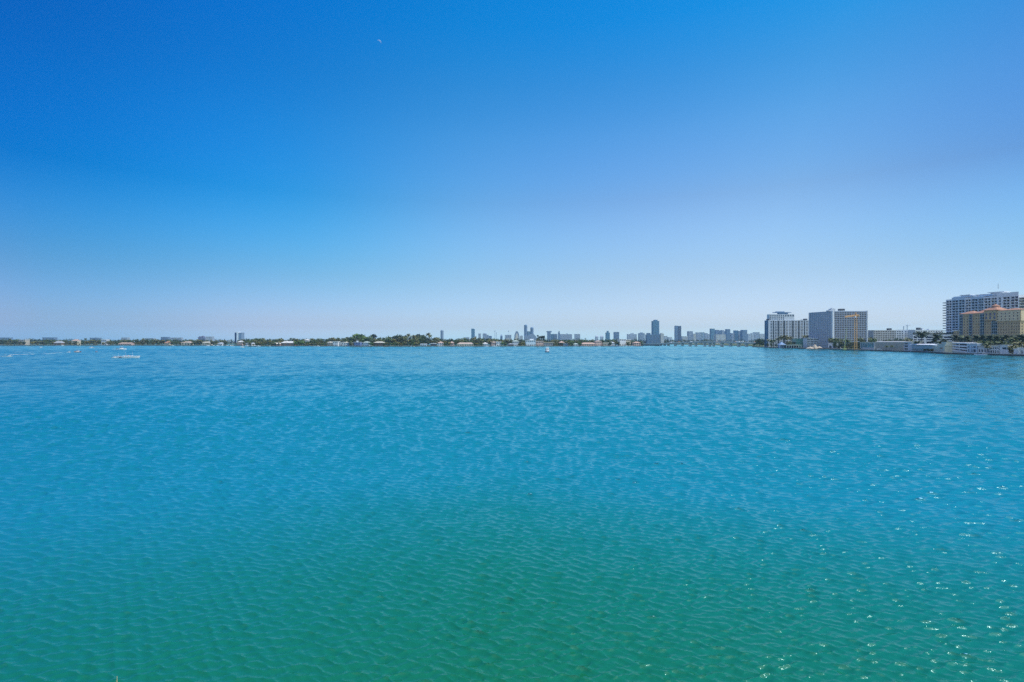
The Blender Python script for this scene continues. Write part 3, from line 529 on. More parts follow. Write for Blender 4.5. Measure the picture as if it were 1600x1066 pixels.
def shore_buildings():
    t, L = flat_site('screened_building', 'green screened block right of the palms below the pale condo', 1244, 1260.5, 900, 'building'); zt = Z(529, 900); mb = MB(); w = []
    face(mb, w, (0, 0), (1, 0), L, 1.2, zt, even(6, L, .86), floors(3, 2.5, zt - .5, .9), .3); shell(mb, L, 12, 1.2, zt, 0); mb.build('wall', mat('pale_green_frame', (.3, .42, .36)), t); windows(t, w, GREENWALL, 'screen_panel'); LAND.append((1244, 1260, 'green screened block'))
    t, L = flat_site('motel', 'grey three floor motel with open walkways and a white stair tower', 1261, 1287, 880, 'motel'); zt = Z(528.6, 880); mb = MB(); w = []
    face(mb, w, (0, 0), (1, 0), L, 1.2, zt, even(5, L, .92), floors(4, 2, zt - .6, .55), 1.4); shell(mb, L, 12, 1.2, zt, 0); mb.build('wall', PALE, t); windows(t, w, mat('grey_door_wall', (.22, .24, .26)), 'walkway')  # walkway backs in one plain dark grey
    q = MB(); q.box(L + .05, L + 5.5, -1.5, 8, 1.2, Z(527.4, 880)); q.build('stair_tower', WHITE, t)
    q = MB(); q.box(-2, 7, -2, 6, zt + .6, zt + 1.1); [q.box(x, x + .3, -1, -.7, zt, zt + .6) for x in (-1, 2, 6)]; q.build('roof_canopy', WHITE, t); LAND.append((1261, 1292, 'grey motel'))
    t, L = flat_site('pavilion', 'low open waterside pavilion with a wide pale green flat roof', 1228.5, 1251, 870, 'pavilion'); zt = Z(539, 870); mb = MB(); mb.box(-1, L + 1, -2, 10, zt - .9, zt); mb.build('roof', PALEGREEN, t)
    for i in range(7): q = MB(); x = i * L / 6.0; q.box(x - .2, x + .2, -1.2, -.8, 1.2, zt - .92); q.build('post', WHITE, t)
    q = MB(); q.box(1, L - 1, 6, 9, 1.2, zt - .92); q.build('back_wall', DKGREY, t); LAND.append((1228, 1250, 'open waterside pavilion'))
    t, L = flat_site('marquee', 'steel blue peaked marquee tent on the waterfront left of the pavilion', 1218, 1228, 880, 'tent'); q = MB(); z0, z1 = Z(538.6, 880), Z(533.8, 880); c = (L / 2, 4)
    P = [(0, -1), (L, -1), (L, 9), (0, 9)]
    for i in range(4): a, b = P[i], P[(i + 1) % 4]; m_ = ((a[0] + c[0]) / 2, (a[1] + c[1]) / 2, z0 + (z1 - z0) * .35); n_ = ((b[0] + c[0]) / 2, (b[1] + c[1]) / 2, z0 + (z1 - z0) * .35); q.q(((*a, z0), (*b, z0), n_, m_)); q.q((m_, n_, (*c, z1)))
    q.build('canopy', mat('blue_canvas', (.22, .34, .52)), t)
    for x, y in P: q = MB(); q.box(x - .15, x + .15, y - .15, y + .15, 1.2, z0); q.build('pole', WHITE, t)
    q = MB(); q.box(1.5, L - 1.5, 3, 8, 1.2, z0 - 1); q.build('side_wall', mat('blue_canvas', (.22, .34, .52)), t); LAND.append((1218, 1227, 'blue marquee'))
    Y = 800; t = thing('sand_heap', 'pale sand heap piled behind the brown bulkhead', 'sand heap', (X(1275, Y), Y, 1.2)); q = MB(); r = random.Random(5)
    for cx, h, rad in ((0, Z(538, Y) - 1.2, 5.5), (-7, 3.2, 6), (7, 3.6, 6)):
        q.ring([[(cx + rad * (1 - f) ** .8 * math.cos(a) * (1 + .12 * math.sin(3 * a + cx)), 3 + rad * (1 - f) ** .8 * math.sin(a), h * f + .15 * math.sin(5 * a)) for a in [i * .5236 for i in range(12)]] for f in (0, .3, .6, .85, .98)])
    q.build('heap', SAND, t); LAND.append((1265, 1285, 'pale sand heap'))
    t, L = site('bulkhead', 'long brown timber bulkhead under the sand heap', 'bulkhead', 1250, Yc(1250) - 3, 1312, Yc(1312) - 3); q = MB(); q.box(0, L, 0, 1.4, -.9, 2.2); q.build('planking', BROWN, t)
    for i in range(24): q = MB(); x = 1 + i * (L - 2) / 23; q.lathe(x, -.25, [(.22, -.9), (.2, 2.9)], 6); q.build('pile', mat('grey_timber', (.28, .25, .21)), t)
    low('shed', 'small white shed with a sloped white roof right of the grey motel', 'white sloped shed', 1294, 1308, 536.6, 18, 9, WHITE, WHITE, [(.1, .4), (.55, .9)], [(.1, .55)], DKGREY, 'shed')
    low('pool_house', 'low teal glass building with pale frame left of the plain beige warehouse', 'low teal glass building', 1344, 1366, 535.2, 14, 12, PALE, PALEGREEN, ev(6, .9, .03, .97), [(.3, .9)], TEALGLASS)
    t, L, zt = low('warehouse', 'plain windowless beige warehouse on the right waterfront', 'beige warehouse', 1367.5, 1412, 534.6, 9, 18, BEIGE, None); q = MB(); q.ring([[(L * f, 9 * (1 - math.cos(a)), zt + 1.1 * math.sin(a)) for a in (0, .5, 1.0, 1.57, 2.1, 2.6, 3.14)] for f in (0, 1)], 0, True, False); q.build('roof', mat('grey_metal_roof', (.42, .42, .40)), t)
    low('office_building', 'small grey office with three dark window bands between warehouse and pale blue pavilion', 'small grey office', 1412.4, 1424, 535.2, 8, 12, PALE, WHITE, [(.05, .55)], [(.12, .32), (.45, .65), (.76, .93)])
    t, L, zt = low('boathouse', 'long pale blue boathouse with white awning and glazed ground floor', 'long pale blue boathouse', 1424.5, 1462, 539.2, 8, 12, mat('pale_blue_wall2', (.40, .52, .58)), None, ev(9, .9, .02, .7), [(.05, .42)], TEALGLASS)
    q = MB(); q.box(2, L * .9, -2.5, 5, zt + .02, zt + .35); q.hip(2, L * .9, -2.5, 5, zt + .35, 1.0, 0); q.build('awning', WHITE, t); q = MB(); q.box(1, 5, 6, 11, zt + .01, Z(536.2, 590)); q.build('roof_box', DKGREY, t)
    t, L, zt = low('stepped_building', 'cream stepped building with rounded terraces left of the ribbon ramp garage', 'cream stepped building', 1457, 1476, 541, 6, 14, CREAM, None, [(.62, .85)], [(.55, .75)]); q = MB(); q.prism([(L * .3, 1), (L + .5, .4), (L + .5, 13), (L * .3, 13)], zt + .01, Z(537.5, 545)); q.prism([(L * .55, 2), (L + .4, 1), (L + .4, 12), (L * .55, 12)], Z(537.5, 545) + .01, Z(534.6, 545)); q.build('upper_terraces', CREAM, t)
    Ya, Yb = Yc(1472) + 10, Yc(1511) + 10; t, L = site('ramp_garage', 'white garage with long sloping dark ribbon openings on the waterfront', 'garage', 1472, Ya, 1511, Yb); zt = Z(534.8, (Ya + Yb) / 2); q = MB(); q.box(0, L, 3.2, 22, 1.2, zt - 1); q.build('inner_wall', DKGREY, t)
    H = zt - 1.2
    for i, (a0, a1) in enumerate(((1.0, .94), (.80, .68), (.60, .42), (.40, .16))):
        q = MB(); za, zb = 1.2 + H * a0, 1.2 + H * a1; h = 1.5 if i else 1.1
        A = [(0, 0, za - h), (L, 0, zb - h), (L, 0, zb), (0, 0, za)]; B = [(x, 22, z) for x, y, z in A]; q.q(A); q.q(B[::-1])
        for j in range(4): k = (j + 1) % 4; q.q((A[j], B[j], B[k], A[k]))
        q.build('ramp_band', WHITE, t)
    for x in (0.3, L * .33, L * .66, L - .9): q = MB(); q.box(x, x + .6, .6, 1.2, 1.2, zt - 1.8); q.build('column', WHITE, t)
    q = MB(); q.box(L * .3, L - .05, .2, 2.8, 1.2, 3.0); q.build('base_wall', mat('pale_blue_wall2', (.40, .52, .58)), t); LAND.append((1474, 1510, 'ribbon ramp garage'))
    low('villa', 'pale blue two storey waterfront villa beside the ribbon ramp garage', 'pale blue villa', 1511.5, 1527, 537.5, 8, 12, mat('pale_blue_wall', (.42, .55, .68)), WHITE, [(.08, .2), (.42, .52), (.6, .85)], [(.12, .42), (.58, .74)])
    low('villa', 'low grey-blue waterfront house half hidden by palms', 'low grey-blue house', 1528, 1546, 541.5, 8, 10, PALE, mat('grey_metal_roof', (.42, .42, .40)), ev(4, .5), [(.2, .6)])
    low('villa', 'white two storey waterfront house with a row of arched windows', 'window row white house', 1547, 1561, 540.2, 6, 12, WHITE, CREAM, ev(4, .6), [(.08, .42), (.58, .8)])
    low('villa', 'white flat roofed house with one wide dark upper window', 'white house with wide dark window', 1562.5, 1576, 540, 6, 12, WHITE, WHITE, [(.25, .75)], [(.55, .78)])
    low('boat_shed', 'small plain white waterside shed near the right edge', 'plain white shed', 1584, 1591, 546.2, 4, 6, WHITE, WHITE, [(.3, .7)], [(.0, .2)], DKGREY, 'shed')
    low('boat_shed', 'white waterside store cut off by the right edge', 'white edge store', 1592, 1618, 545, 5, 10, WHITE, PALE, ev(3, .5), [(.1, .7)], GREY, 'shed')
    low('villa', 'narrow white three level house behind the palms near the right edge', None, 1570, 1580, 534.6, 22, 8, PALE, WHITE, [(.1, .9)], [(.5, .6), (.72, .84)])
    t, L = site('tour_boat', 'white flat moored tour boat along the quay below the villas', 'boat', 1524, Yc(1524) - 4, 1543, Yc(1543) - 4); q = MB(); q.prism([(0, -1.4), (L * .85, -1.4), (L, 0), (L * .85, 1.4), (0, 1.4)], -.2, 1.0); q.build('hull', WHITE, t); q = MB(); q.box(L * .08, L * .7, -1.1, 1.1, 2.3, 2.45); [q.box(x * L, x * L + .1, y, y + .1, 1.0, 2.3) for x in (.1, .4, .68) for y in (-1, .9)]; q.build('canopy', WHITE, t)
    # the white boat on stands
    Y = Yc(1373) + 3; t = thing('motorboat', 'small white boat standing tilted on the quay in front of the warehouse', 'boat', (X(1375, Y), Y, 1.9), R(160)); hull(6.5, 2.2, 1.1).build('hull', WHITE, t); q = MB(); q.box(-.8, 1.0, -.7, .7, 1.0, 2.2); q.build('cabin', GREY, t)
# ------------------------------------------------------------------ boats
def hull(L, B, h, draft=.3, rake=.5):
    mb = MB(); rings = []
    for i in range(9):
        f = i / 8; hb = B / 2 * (1 - max(0, (f - .45) / .55) ** 2.2) * (0.9 + .1 * min(1, f * 4)); x = -L / 2 + L * f; sh = h * (1 + .3 * f * f); hb = max(hb, .03)
        rings.append([(x - (1 - 0) * rake * f * 0, 0, -draft * (1 - f ** 3)), (x, hb * .72, -draft * .3 * (1 - f ** 2)), (x + rake * f, hb, sh), (x + rake * f, hb * .86, sh), (x + rake * f, hb * .8, sh - .12), (x + rake * f, -hb * .8, sh - .12), (x + rake * f, -hb * .86, sh), (x + rake * f, -hb, sh), (x, -hb * .72, -draft * .3 * (1 - f ** 2))])
    mb.ring(rings, 0, True, False); return mb
def motorboat(name, label, loc, rz, L=8.0, top='open', group=None, hullm=GELCOAT, topm=WHITE, cat='boat'):
    t = thing(name, label, cat, loc, R(rz), group); hull(L, L * .32, L * .12).build('hull', hullm, t); q = MB(); h = L * .12
    q.prism([(-L * .12, -L * .12), (L * .12, -L * .11), (L * .2, 0), (L * .12, L * .11), (-L * .12, L * .12)], h - .1, h + L * .08); cab = q.build('cabin', GELCOAT, t)
    w = MB(); w.prism([(-L * .1, -L * .1), (L * .1, -L * .1), (L * .17, 0), (L * .1, L * .1), (-L * .1, L * .1)], h + L * .08, h + L * .14); w.build('windscreen', GLASS, cab)
    r = MB(); r.box(-L * .2, L * .1, -L * .12, L * .12, h + L * .2, h + L * .22); [r.box(x, x + .08, y, y + .08, h, h + L * .2) for x in (-L * .18, L * .07) for y in (-L * .11, L * .1)]; r.build('hardtop', topm, t)
    o = MB(); o.box(-L * .54, -L * .46, -L * .05, L * .05, -.1, h + L * .05); o.build('engine', RUBBER, t); return t
def sailboat(label, loc, rz, L, mh, group=None):
    t = thing('sailboat', label, 'sailboat', loc, R(rz), group); hull(L, L * .28, L * .11).build('hull', GELCOAT, t); q = MB(); q.box(-L * .1, L * .15, -L * .08, L * .08, L * .1, L * .17); q.build('cabin', GELCOAT, t)
    q = MB(); q.tube([(L * .08, 0, .4), (L * .08, 0, mh)], [.14, .08], 5); q.tube([(L * .08, 0, 1.8), (-L * .36, 0, 1.7)], .09, 4); q.build('mast', mat('aluminium', (.6, .62, .64)), t); return t
FOAM = mat('foam', (.70, .76, .78), .9, .15, .6)
def wake(label, p0, p1, w0, w1, seed):
    """broken white water trailing behind a boat: many separate foam flecks lying on the surface, one uncountable mass"""
    r = random.Random(seed); mb = MB(); a = Vector((X(*p0), p0[1], 0)); b = Vector((X(*p1), p1[1], 0)); d = (b - a); n = Vector((-d.y, d.x, 0)).normalized()
    for i in range(int(d.length * 20)):
        f = r.random() ** 1.4; w = w0 + (w1 - w0) * f; s = r.choice((-1, 1)) if r.random() < .55 else r.uniform(-1, 1)
        p = a + d * f + n * s * w * r.uniform(.7, 1.0) + Vector((0, 0, .2)); e = r.uniform(.35, .9) * (1 - .5 * f); k = r.uniform(0, 3.14)
        mb.prism([(p.x + e * 1.6 * math.cos(k + j * 1.257) * r.uniform(.6, 1), p.y + e * math.sin(k + j * 1.257) * r.uniform(.6, 1)) for j in range(5)], 0.0, .24)
    tag(mb.build('foam', FOAM), None, None, None, 'stuff')
def bay_boats():
    # white motor cruiser coming towards the camera
    Y = 600; t = thing('motor_yacht', 'white motor cruiser with dark windows and dark bow, heading here in mid bay', 'boat', (X(855, Y), Y, 0), R(-100)); L = 13.0
    hull(L, 4.9, 1.9, .6, 1.2).build('hull', GELCOAT, t); q = MB(); q.prism([(-4.5, -1.9), (1.8, -1.9), (3.6, -.9), (3.6, .9), (1.8, 1.9), (-4.5, 1.9)], 1.7, 3.0); q.prism([(-4.5, -1.8), (1.0, -1.8), (1.9, -.9), (1.9, .9), (1.0, 1.8), (-4.5, 1.8)], 4.0, 4.5); cab = q.build('cabin', GELCOAT, t)
    q = MB(); q.prism([(-4.3, -1.75), (1.5, -1.8), (3.0, -.85), (3.0, .85), (1.5, 1.8), (-4.3, 1.75)], 3.0, 4.0); q.build('window', GLASS, cab)
    q = MB(); q.box(-3.4, -.2, -1.5, 1.5, 5.9, 6.1); [q.box(x, x + .1, y, y + .1, 4.5, 5.9) for x in (-3.2, -.5) for y in (-1.4, 1.3)]; q.box(-.4, .3, -1.3, 1.3, 4.5, 5.1); q.build('flybridge', GELCOAT, t)
    q = MB(); q.prism([(2.5, -2.5), (5.2, -1.5), (7.3, 0), (5.2, 1.5), (2.5, 2.5)], .05, .75); q.build('bow_stripe', NAVY, t)
    q = MB(); q.tube([(4.5, -1.5, 2.2), (7.2, -.2, 3.0), (7.2, .2, 3.0), (4.5, 1.5, 2.2)], .06, 4); q.build('rail', mat('aluminium', (.6, .62, .64)), t)
    # long white launch at the left with its tender
    Y = 395; t = thing('launch', 'long narrow white launch lying on the water at the left with people aboard', 'boat', (X(199, Y), Y, 0), R(6)); hull(17.0, 3.6, 1.25, .3, .9).build('hull', GELCOAT, t)
    q = MB(); q.box(-8.2, -3.2, -1.86, 1.86, .3, .6); q.build('rubbing_strake', NAVY, t); q = MB(); q.box(-2.6, 3.6, -1.0, 1.0, 1.15, 1.6); q.build('deck_house', GELCOAT, t)
    q = MB(); q.tube([(-1.8, .9, 1.0), (-1.8, .9, 4.4)], .05, 4); q.tube([(3.4, .6, 1), (3.4, .6, 4.8)], .05, 4); q.tube([(-6.3, 0, .8), (-6.3, 0, 3.6)], .05, 4); q.build('pole', mat('aluminium', (.6, .62, .64)), t)
    for i, (x, c, lab) in enumerate(((-4.6, NAVY, 'person in dark clothes sitting at the stern of the long white launch'), (-1.0, DKGREY, 'person in grey sitting amidships on the long white launch'), (.8, RED, 'person in a red top sitting forward on the long white launch'), (2.4, NAVY, 'person in a navy top sitting farthest forward on the long white launch'))):
        a = R(6); seated(lab, (X(199, Y) + x * math.cos(a), Y + x * math.sin(a), .95 if i == 0 else 1.55), R(-84), c)
    t = motorboat('tender', 'small white tender with dark outboard behind the long launch', (X(179.5, 389), 389, 0), 4, 4.6)
    seated('person in dark clothes driving the small white tender', (X(178.6, 389), 389, .45), R(-86), DKGREY)
    motorboat('speedboat', 'white speedboat with orange stripe crossing at far left', (X(121, 590), 590, 0), 178, 7.5, hullm=mat('orange_boat', (.62, .40, .33)))
    motorboat('motorboat', 'small white motorboat leaving a wake left of the speedboat', (X(108, 585), 585, 0), 170, 3.6)
    motorboat('motorboat', 'small dark blue motorboat right of the orange striped speedboat', (X(151, 600), 600, 0), 100, 4.4, hullm=BOATBLUE)
    motorboat('motorboat', 'white motorboat running far out above the long launch', (X(190, 760), 760, 0), 4, 13)
    motorboat('motorboat', 'white motorboat with a long wake near the far left shore', (X(143, 950), 950, 0), 184, 8)
    motorboat('motorboat', 'small white motorboat far off beneath the left shore trees', (X(64, 980), 980, 0), 10, 6)
    motorboat('motorboat', 'white motorboat just leaving the left edge of the view', (X(15, 428), 428, 0), 2, 4.0)
    motorboat('motorboat', 'white motorboat with wake near the dark tower at the left shore', (X(379, 1010), 1010, 0), 175, 10)
    wake('', (143, 950), (180, 940), .6, 3.0, 1); wake('', (14, 428), (-14, 432), .5, 2.2, 2); wake('', (106, 585), (20, 590), .4, 1.5, 3); wake('', (62, 980), (50, 985), .5, 2, 4); wake('', (379, 1010), (405, 1000), .6, 2.5, 5); wake('', (187, 760), (176, 764), .6, 2, 6); wake('', (8, 480), (85, 520), .4, 1.6, 7)
def seated(label, loc, rz, cloth):
    """small seated figure, one continuous skinned body with a clothed torso"""
    t = bpy.data.meshes.new('person'); V = [(0, 0, .05), (0, .02, .32), (0, .02, .52), (0, 0, .64), (0, .03, .78), (-.2, 0, .5), (-.3, -.16, .28), (-.2, -.34, .2), (.2, 0, .5), (.3, -.16, .28), (.2, -.34, .2), (-.11, -.42, .08), (-.12, -.46, -.36), (-.12, -.58, -.4), (.11, -.42, .08), (.12, -.46, -.36), (.12, -.58, -.4)]
    E = [(0, 1), (1, 2), (2, 3), (3, 4), (2, 5), (5, 6), (6, 7), (2, 8), (8, 9), (9, 10), (0, 11), (11, 12), (12, 13), (0, 14), (14, 15), (15, 16)]
    t.from_pydata(V, E, []); o = bpy.data.objects.new('person', t); COL.objects.link(o); o.location = loc; o.rotation_euler = (0, 0, rz); m = o.modifiers.new('skin', 'SKIN')
    if not t.skin_vertices: bpy.context.view_layer.objects.active = o
    rad = [.15, .15, .16, .06, .11, .07, .05, .035, .07, .05, .035, .085, .06, .04, .085, .06, .04]
    for i, sv in enumerate(t.skin_vertices[0].data): sv.radius = (rad[i], rad[i]); sv.use_root = i == 0
    o.modifiers.new('sub', 'SUBSURF').levels = 1; o.modifiers['sub'].render_levels = 1; t.materials.append(SKIN); tag(o, label, 'person')
    q = MB(); q.lathe(0, .01, [(.17, .0), (.175, .2), (.19, .45), (.12, .57), (.07, .6)], 10, 0, True, 1.1, .85); q.build('shirt', cloth, o); q = MB(); q.lathe(0, .04, [(.12, .78), (.125, .84), (.09, .9), (.02, .92)], 8); q.build('hair', RUBBER, o)
# ------------------------------------------------------------------ causeway bridge
def bridge():
    A = Vector((X(1000, 1390), 1390, 0)); B = Vector((X(1184, 1130), 1130, 0)); d = B - A; L = d.length
    t = thing('causeway_bridge', 'long low grey causeway bridge on pale piers between the island and the right shore', 'bridge', A, math.atan2(d.y, d.x)); zp = [(0, 5.2), (.16, 5.6), (.4, 9.6), (.56, 11.2), (.75, 10.9), (1, 8.4)]
    mb = MB(); pb = MB(); n = 40
    for i in range(n):
        a, b = i / n, (i + 1) / n; za, zb = interp(zp, a), interp(zp, b); xa, xb = a * L, b * L
        for m_, y0, y1, lo, hi in ((mb, 0, 13, -2.2, 0), (pb, -.3, 0, -.5, 1.0), (pb, 13, 13.3, -.5, 1.0)):
            P = [(xa, y0, za + lo), (xb, y0, zb + lo), (xb, y0, zb + hi), (xa, y0, za + hi)]; Q = [(x, y1, z) for x, _, z in P]; m_.q(P); m_.q(Q[::-1]); m_.q((P[3], P[2], Q[2], Q[3])); m_.q((P[1], P[0], Q[0], Q[1]))
    mb.build('deck', GREY, t); pb.build('parapet', CONCRETE, t); q = MB(); q.box(-60, L * .17, 1, 12, -.9, 3.4); q.build('abutment', SEAWALL, t)
    for px in (1030, 1036, 1042, 1053, 1064, 1076, 1085, 1099, 1107, 1113, 1126, 1139, 1152, 1164):
        f = min(.97, max(.12, ((px - 800) / 800 * 1390 - A.x) / (d.x - (px - 800) / 800 * d.y))); z = interp(zp, f) - 2.2; q = MB(); w = 2.0 if px in (1076, 1126, 1139, 1152, 1164) else 1.1
        q.prism([(f * L - w, 2), (f * L + w, 2), (f * L + w, 11), (f * L - w, 11)], -.9, z - 1.2); q.prism([(f * L - w - .5, .6), (f * L + w + .5, .6), (f * L + w + .5, 12.4), (f * L - w - .5, 12.4)], z - 1.2, z - .01); q.build('pier', CONCRETE, t)
    LAND.append((1005, 1176, 'causeway bridge'))
    for i, (f, lab, m) in enumerate(((.3, 'white delivery van crossing the bridge nearest the island', WHITE), (.46, 'dark car on the crest of the causeway bridge', DKGREY), (.53, 'white car on the crest of the causeway bridge', WHITE), (.72, 'red car on the right half of the causeway bridge', RED), (.86, 'white truck on the bridge near the right shore', WHITE))):
        v = A + d * f; c = thing('van' if i == 0 else 'truck' if i == 4 else 'car', lab, 'van' if i == 0 else 'truck' if i == 4 else 'car', (v.x + 1.5, v.y + 3, interp(zp, f)), math.atan2(d.y, d.x)); h = (2.3, 1.0, 1.0, 1.0, 3.0)[i]; l = (5.5, 4.4, 4.4, 4.4, 8)[i]
        q = MB(); q.box(-l / 2, l / 2, -.95, .95, .35, .35 + h); q.build('body', m, c); q = MB(); q.prism([(-l * .32, -.85), (l * .25, -.85), (l * .25, .85), (-l * .32, .85)], .36 + h, .36 + h + (.55 if h < 2 else .15)); q.build('cab_roof' if h > 2 else 'glasshouse', m if h > 2 else GLASS, c)
        for x in (-l * .32, l * .32):
            for y in (-.9, .9): q = MB(); q.ring([[(x + .34 * math.cos(a), y + s, .34 + .34 * math.sin(a)) for a in [k * .785 for k in range(8)]] for s in (-.1, .1)]); q.build('wheel', RUBBER, c)
    for i in range(9):
        f = .14 + i * .1; v = A + d * f; s = thing('street_lamp', 'slim street lamp on the causeway bridge', 'street lamp', (v.x, v.y + 12, interp(zp, f)), 0, 'lamps along the causeway bridge'); q = MB(); q.tube([(0, 0, 0), (0, 0, 7), (-1.2, 0, 7.6)], .12, 4); q.build('pole', GREY, s); q = MB(); q.box(-1.9, -1.0, -.2, .2, 7.5, 7.7); q.build('lamp_head', PALE, s); s['label'] = f'slim street lamp, {ORD[i] or "first "}from the island end of the causeway bridge'
# ------------------------------------------------------------------ island houses, docks, moored boats
def house(label, phrase, pa, pb, top, eave, wall, roof, s=10, style='hip', D=11, base=1.3, win=3, Ybase=None, cat='house', two=False):
    Yf = Yl if Ybase is None else (lambda p: Ybase)
    Ya, Yb = Yf(pa) + s, Yf(pb) + s; t, L = site('house', label, cat, pa, Ya, pb, Yb); ze, zt = Z(eave, (Ya + Yb) / 2), Z(top, (Ya + Yb) / 2); ze = max(ze, 3.4); zt = max(zt, ze + .5)
    mb = MB(); w = []; rows = [(base + .8, min(base + 3.0, ze - .4))] + ([(ze - 2.7, ze - .6)] if ze > 7.2 else []); face(mb, w, (0, 0), (1, 0), L, base, ze, even(win, L, .55), rows, .6); shell(mb, L, D, base, ze, 0); mb.build('wall', wall, t); windows(t, w)
    q = MB()
    if style == 'flat': q.box(-.5, L + .5, -.7, D + .5, ze + .01, max(zt, ze + .6))
    elif style == 'gable': q.hip(0, L, 0, D, ze + .02, zt - ze, .8, 0, True)
    else: q.hip(0, L, 0, D, ze + .02, zt - ze, .9)
    q.build('roof', roof, t)
    if phrase: LAND.append((pa, pb, phrase))
    return t, L, ze
def island():
    H = house; PB = mat('pale_blue_wall', (.42, .55, .68)); ROOFW = mat('white_tile_roof', (.70, .68, .62)); CR = mat('cream_roof', (.66, .62, .50)); PR = mat('pink_tile_roof', (.52, .36, .28)); BW = mat('brown_wall', (.26, .18, .13))
    H('low white house with pale roof at the left tip of the island', 'island tip white house', 384, 393, 535.6, 537.2, WHITE, PALE)
    H('low pinkish bungalow with beige roof left of the white roofed brown house', 'low pinkish bungalow', 424, 437, 535.6, 537.4, PINK, CR, 12)
    t, L, ze = H('brown house under a bright white hipped roof with a raised centre', 'white roofed brown house', 439, 460, 533.4, 536, BW, ROOFW, 10); q = MB(); q.hip(L * .28, L * .48, 2, 9, ze + 2.0, 3.0, .6); q.build('roof_lantern', ROOFW, t)
    H('small pale villa roof showing through the trees above the bright bush', 'pale villa roof among trees', 475, 481, 530, 531.5, WHITE, ROOFW, 45)
    H('beige roofed low house left of the white two storey house', 'beige roofed low house', 511, 519, 533.9, 535.3, BEIGE, CR)
    H('white two storey house with dark ground floor openings', 'white two storey house', 520, 528, 533.8, 534.6, WHITE, WHITE, 8, 'flat')
    H('narrow pale green roofed house beside the white two storey house', None, 528.5, 533, 534, 535, PALE, PALEGREEN, 14)
    H('house with cream roof and white walls left of the big domed tree', 'cream roofed house', 534, 542.5, 533.4, 535.6, WHITE, CR, 9)
    H('grey-blue waterfront house in the shade left of the big domed tree', 'grey-blue shaded house', 543, 548, 535.4, 536.4, STEELBLUE, GREY, 8, 'flat')
    t, L, ze = H('blue glass waterfront house with a white roof fin, under the big domed tree', 'blue glass house', 553, 562.5, 534.6, 535.2, mat('blue_house_wall', (.14, .22, .42)), PALE, 8, 'flat', win=4); q = MB(); q.prism([(L * .3, 3), (L * .65, 3), (L * .55, 4.4), (L * .4, 4.4)], ze + .8, Z(532.4, 1205)); q.build('roof_fin', WHITE, t)
    H('pale blue house with a long pale green roof, right of the blue glass house', 'pale green roofed house', 567, 576.5, 533.6, 535.4, PB, PALEGREEN, 9)
    H('long house with cream tile roof and dark brown walls', 'long cream roofed house', 584, 599, 533.8, 535.6, BROWN, CR, 9)
    H('blue-white boathouse half hidden at the right end of the mangroves', 'blue-white boathouse', 657, 666, 537.2, 538.4, PB, WHITE, 5, 'flat', cat='boathouse')
    H('low dark boathouse with a bright white flat roof', 'white roofed dark boathouse', 672.5, 681, 536.4, 537.2, DKGREY, WHITE, 5, 'flat', cat='boathouse')
    H('small white and pink house right of the dark boathouse', 'small white and pink house', 684, 692.5, 533.8, 536, WHITE, PR, 12)
    H('small house with pink tile roof left of the long cream bungalow', 'small pink roofed house', 702.5, 709, 533.6, 536, PINK, PR, 10)
    H('long low cream bungalow with pale pink tile roof by the water', 'long cream bungalow', 714.5, 740, 535.4, 537.4, CREAM, mat('pale_tile', (.56, .44, .36)), 6, 'hip', win=7)
    H('small pale house right of the palm grove', 'small pale house', 754, 762.5, 535.2, 537, PALE, ROOFW, 10)
    H('house with a pinkish gable roof left of the white framed porch', 'pinkish gabled house', 767.5, 775, 532.9, 535.4, PINK, mat('pale_tile', (.56, .44, .36)), 12, 'gable')
    H('white framed open porch house at the end of the palm grove', 'white framed porch house', 775.5, 783, 534, 535, WHITE, WHITE, 7, 'flat', win=2)
    H('dark roofed low house between porch house and white cube house', 'dark roofed low house', 794, 802, 536.6, 538, DKGREY, GREY, 8)
    H('house with a pale slanted roof above the low dark house', 'pale slant roofed house', 801, 811, 531.8, 533.6, PALE, PALEGREEN, 24)
    t, L, ze = H('large white cubic house with bluish glazing and a stepped upper floor', 'large white cubic house', 821.5, 837, 531.6, 532.2, mat('bluish_white_wall', (.55, .64, .70)), WHITE, 5, 'flat', win=5, two=True); q = MB(); q.box(L * .42, L * .8, 2, 9, ze + .9, Z(529.6, 1210)); q.build('upper_floor', WHITE, t)
    H('pink house with dark vertical openings beside the white cubic house', 'pink house with dark openings', 838, 849, 532.6, 533.8, PINK, mat('pale_tile', (.56, .44, .36)), 7, 'flat', win=3)
    H('low grey house with a very long flat roof', 'long flat grey house', 849.5, 866, 535.2, 536.2, GREY, BEIGE, 9, 'flat', win=5)
    H('small brown house hidden in shrubs left of the round bright tree', 'small brown house', 874, 882, 533, 535.6, BW, PR, 12)
    H('blue-grey low house under the round bright tree', 'blue-grey low house', 880, 888, 536.8, 537.6, STEELBLUE, GREY, 6, 'flat')
    H('low house with pale roof right of the round bright tree', 'low pale roofed house', 896.5, 905, 536.4, 538, PALE, PALEGREEN, 7)
    H('long terracotta roofed house with two wings near the water', 'long terracotta house', 909, 931, 535.4, 537.6, PINK, PR, 6, 'hip', win=6)
    H('two storey pink villa at the right end of the terracotta house', 'two storey pink villa', 931.5, 940, 532.2, 533.6, PINK, mat('pale_tile', (.56, .44, .36)), 8)
    H('low beige house with a row of dark openings', 'low beige house', 942.5, 952, 535.6, 536.6, BEIGE, CR, 6, 'flat', win=4)
    H('small white cottage left of the moored blue boats', 'small white cottage', 953.5, 960, 533.8, 536, PALE, PALE, 9)
    H('white flat roofed villa on a rise near the right end of the island', 'white flat roofed villa', 968, 978, 530, 530.6, WHITE, WHITE, 40, 'flat')
    H('cream villa beside the white flat roofed villa', 'cream villa', 978.5, 986, 530.6, 531.2, CREAM, WHITE, 42, 'flat')
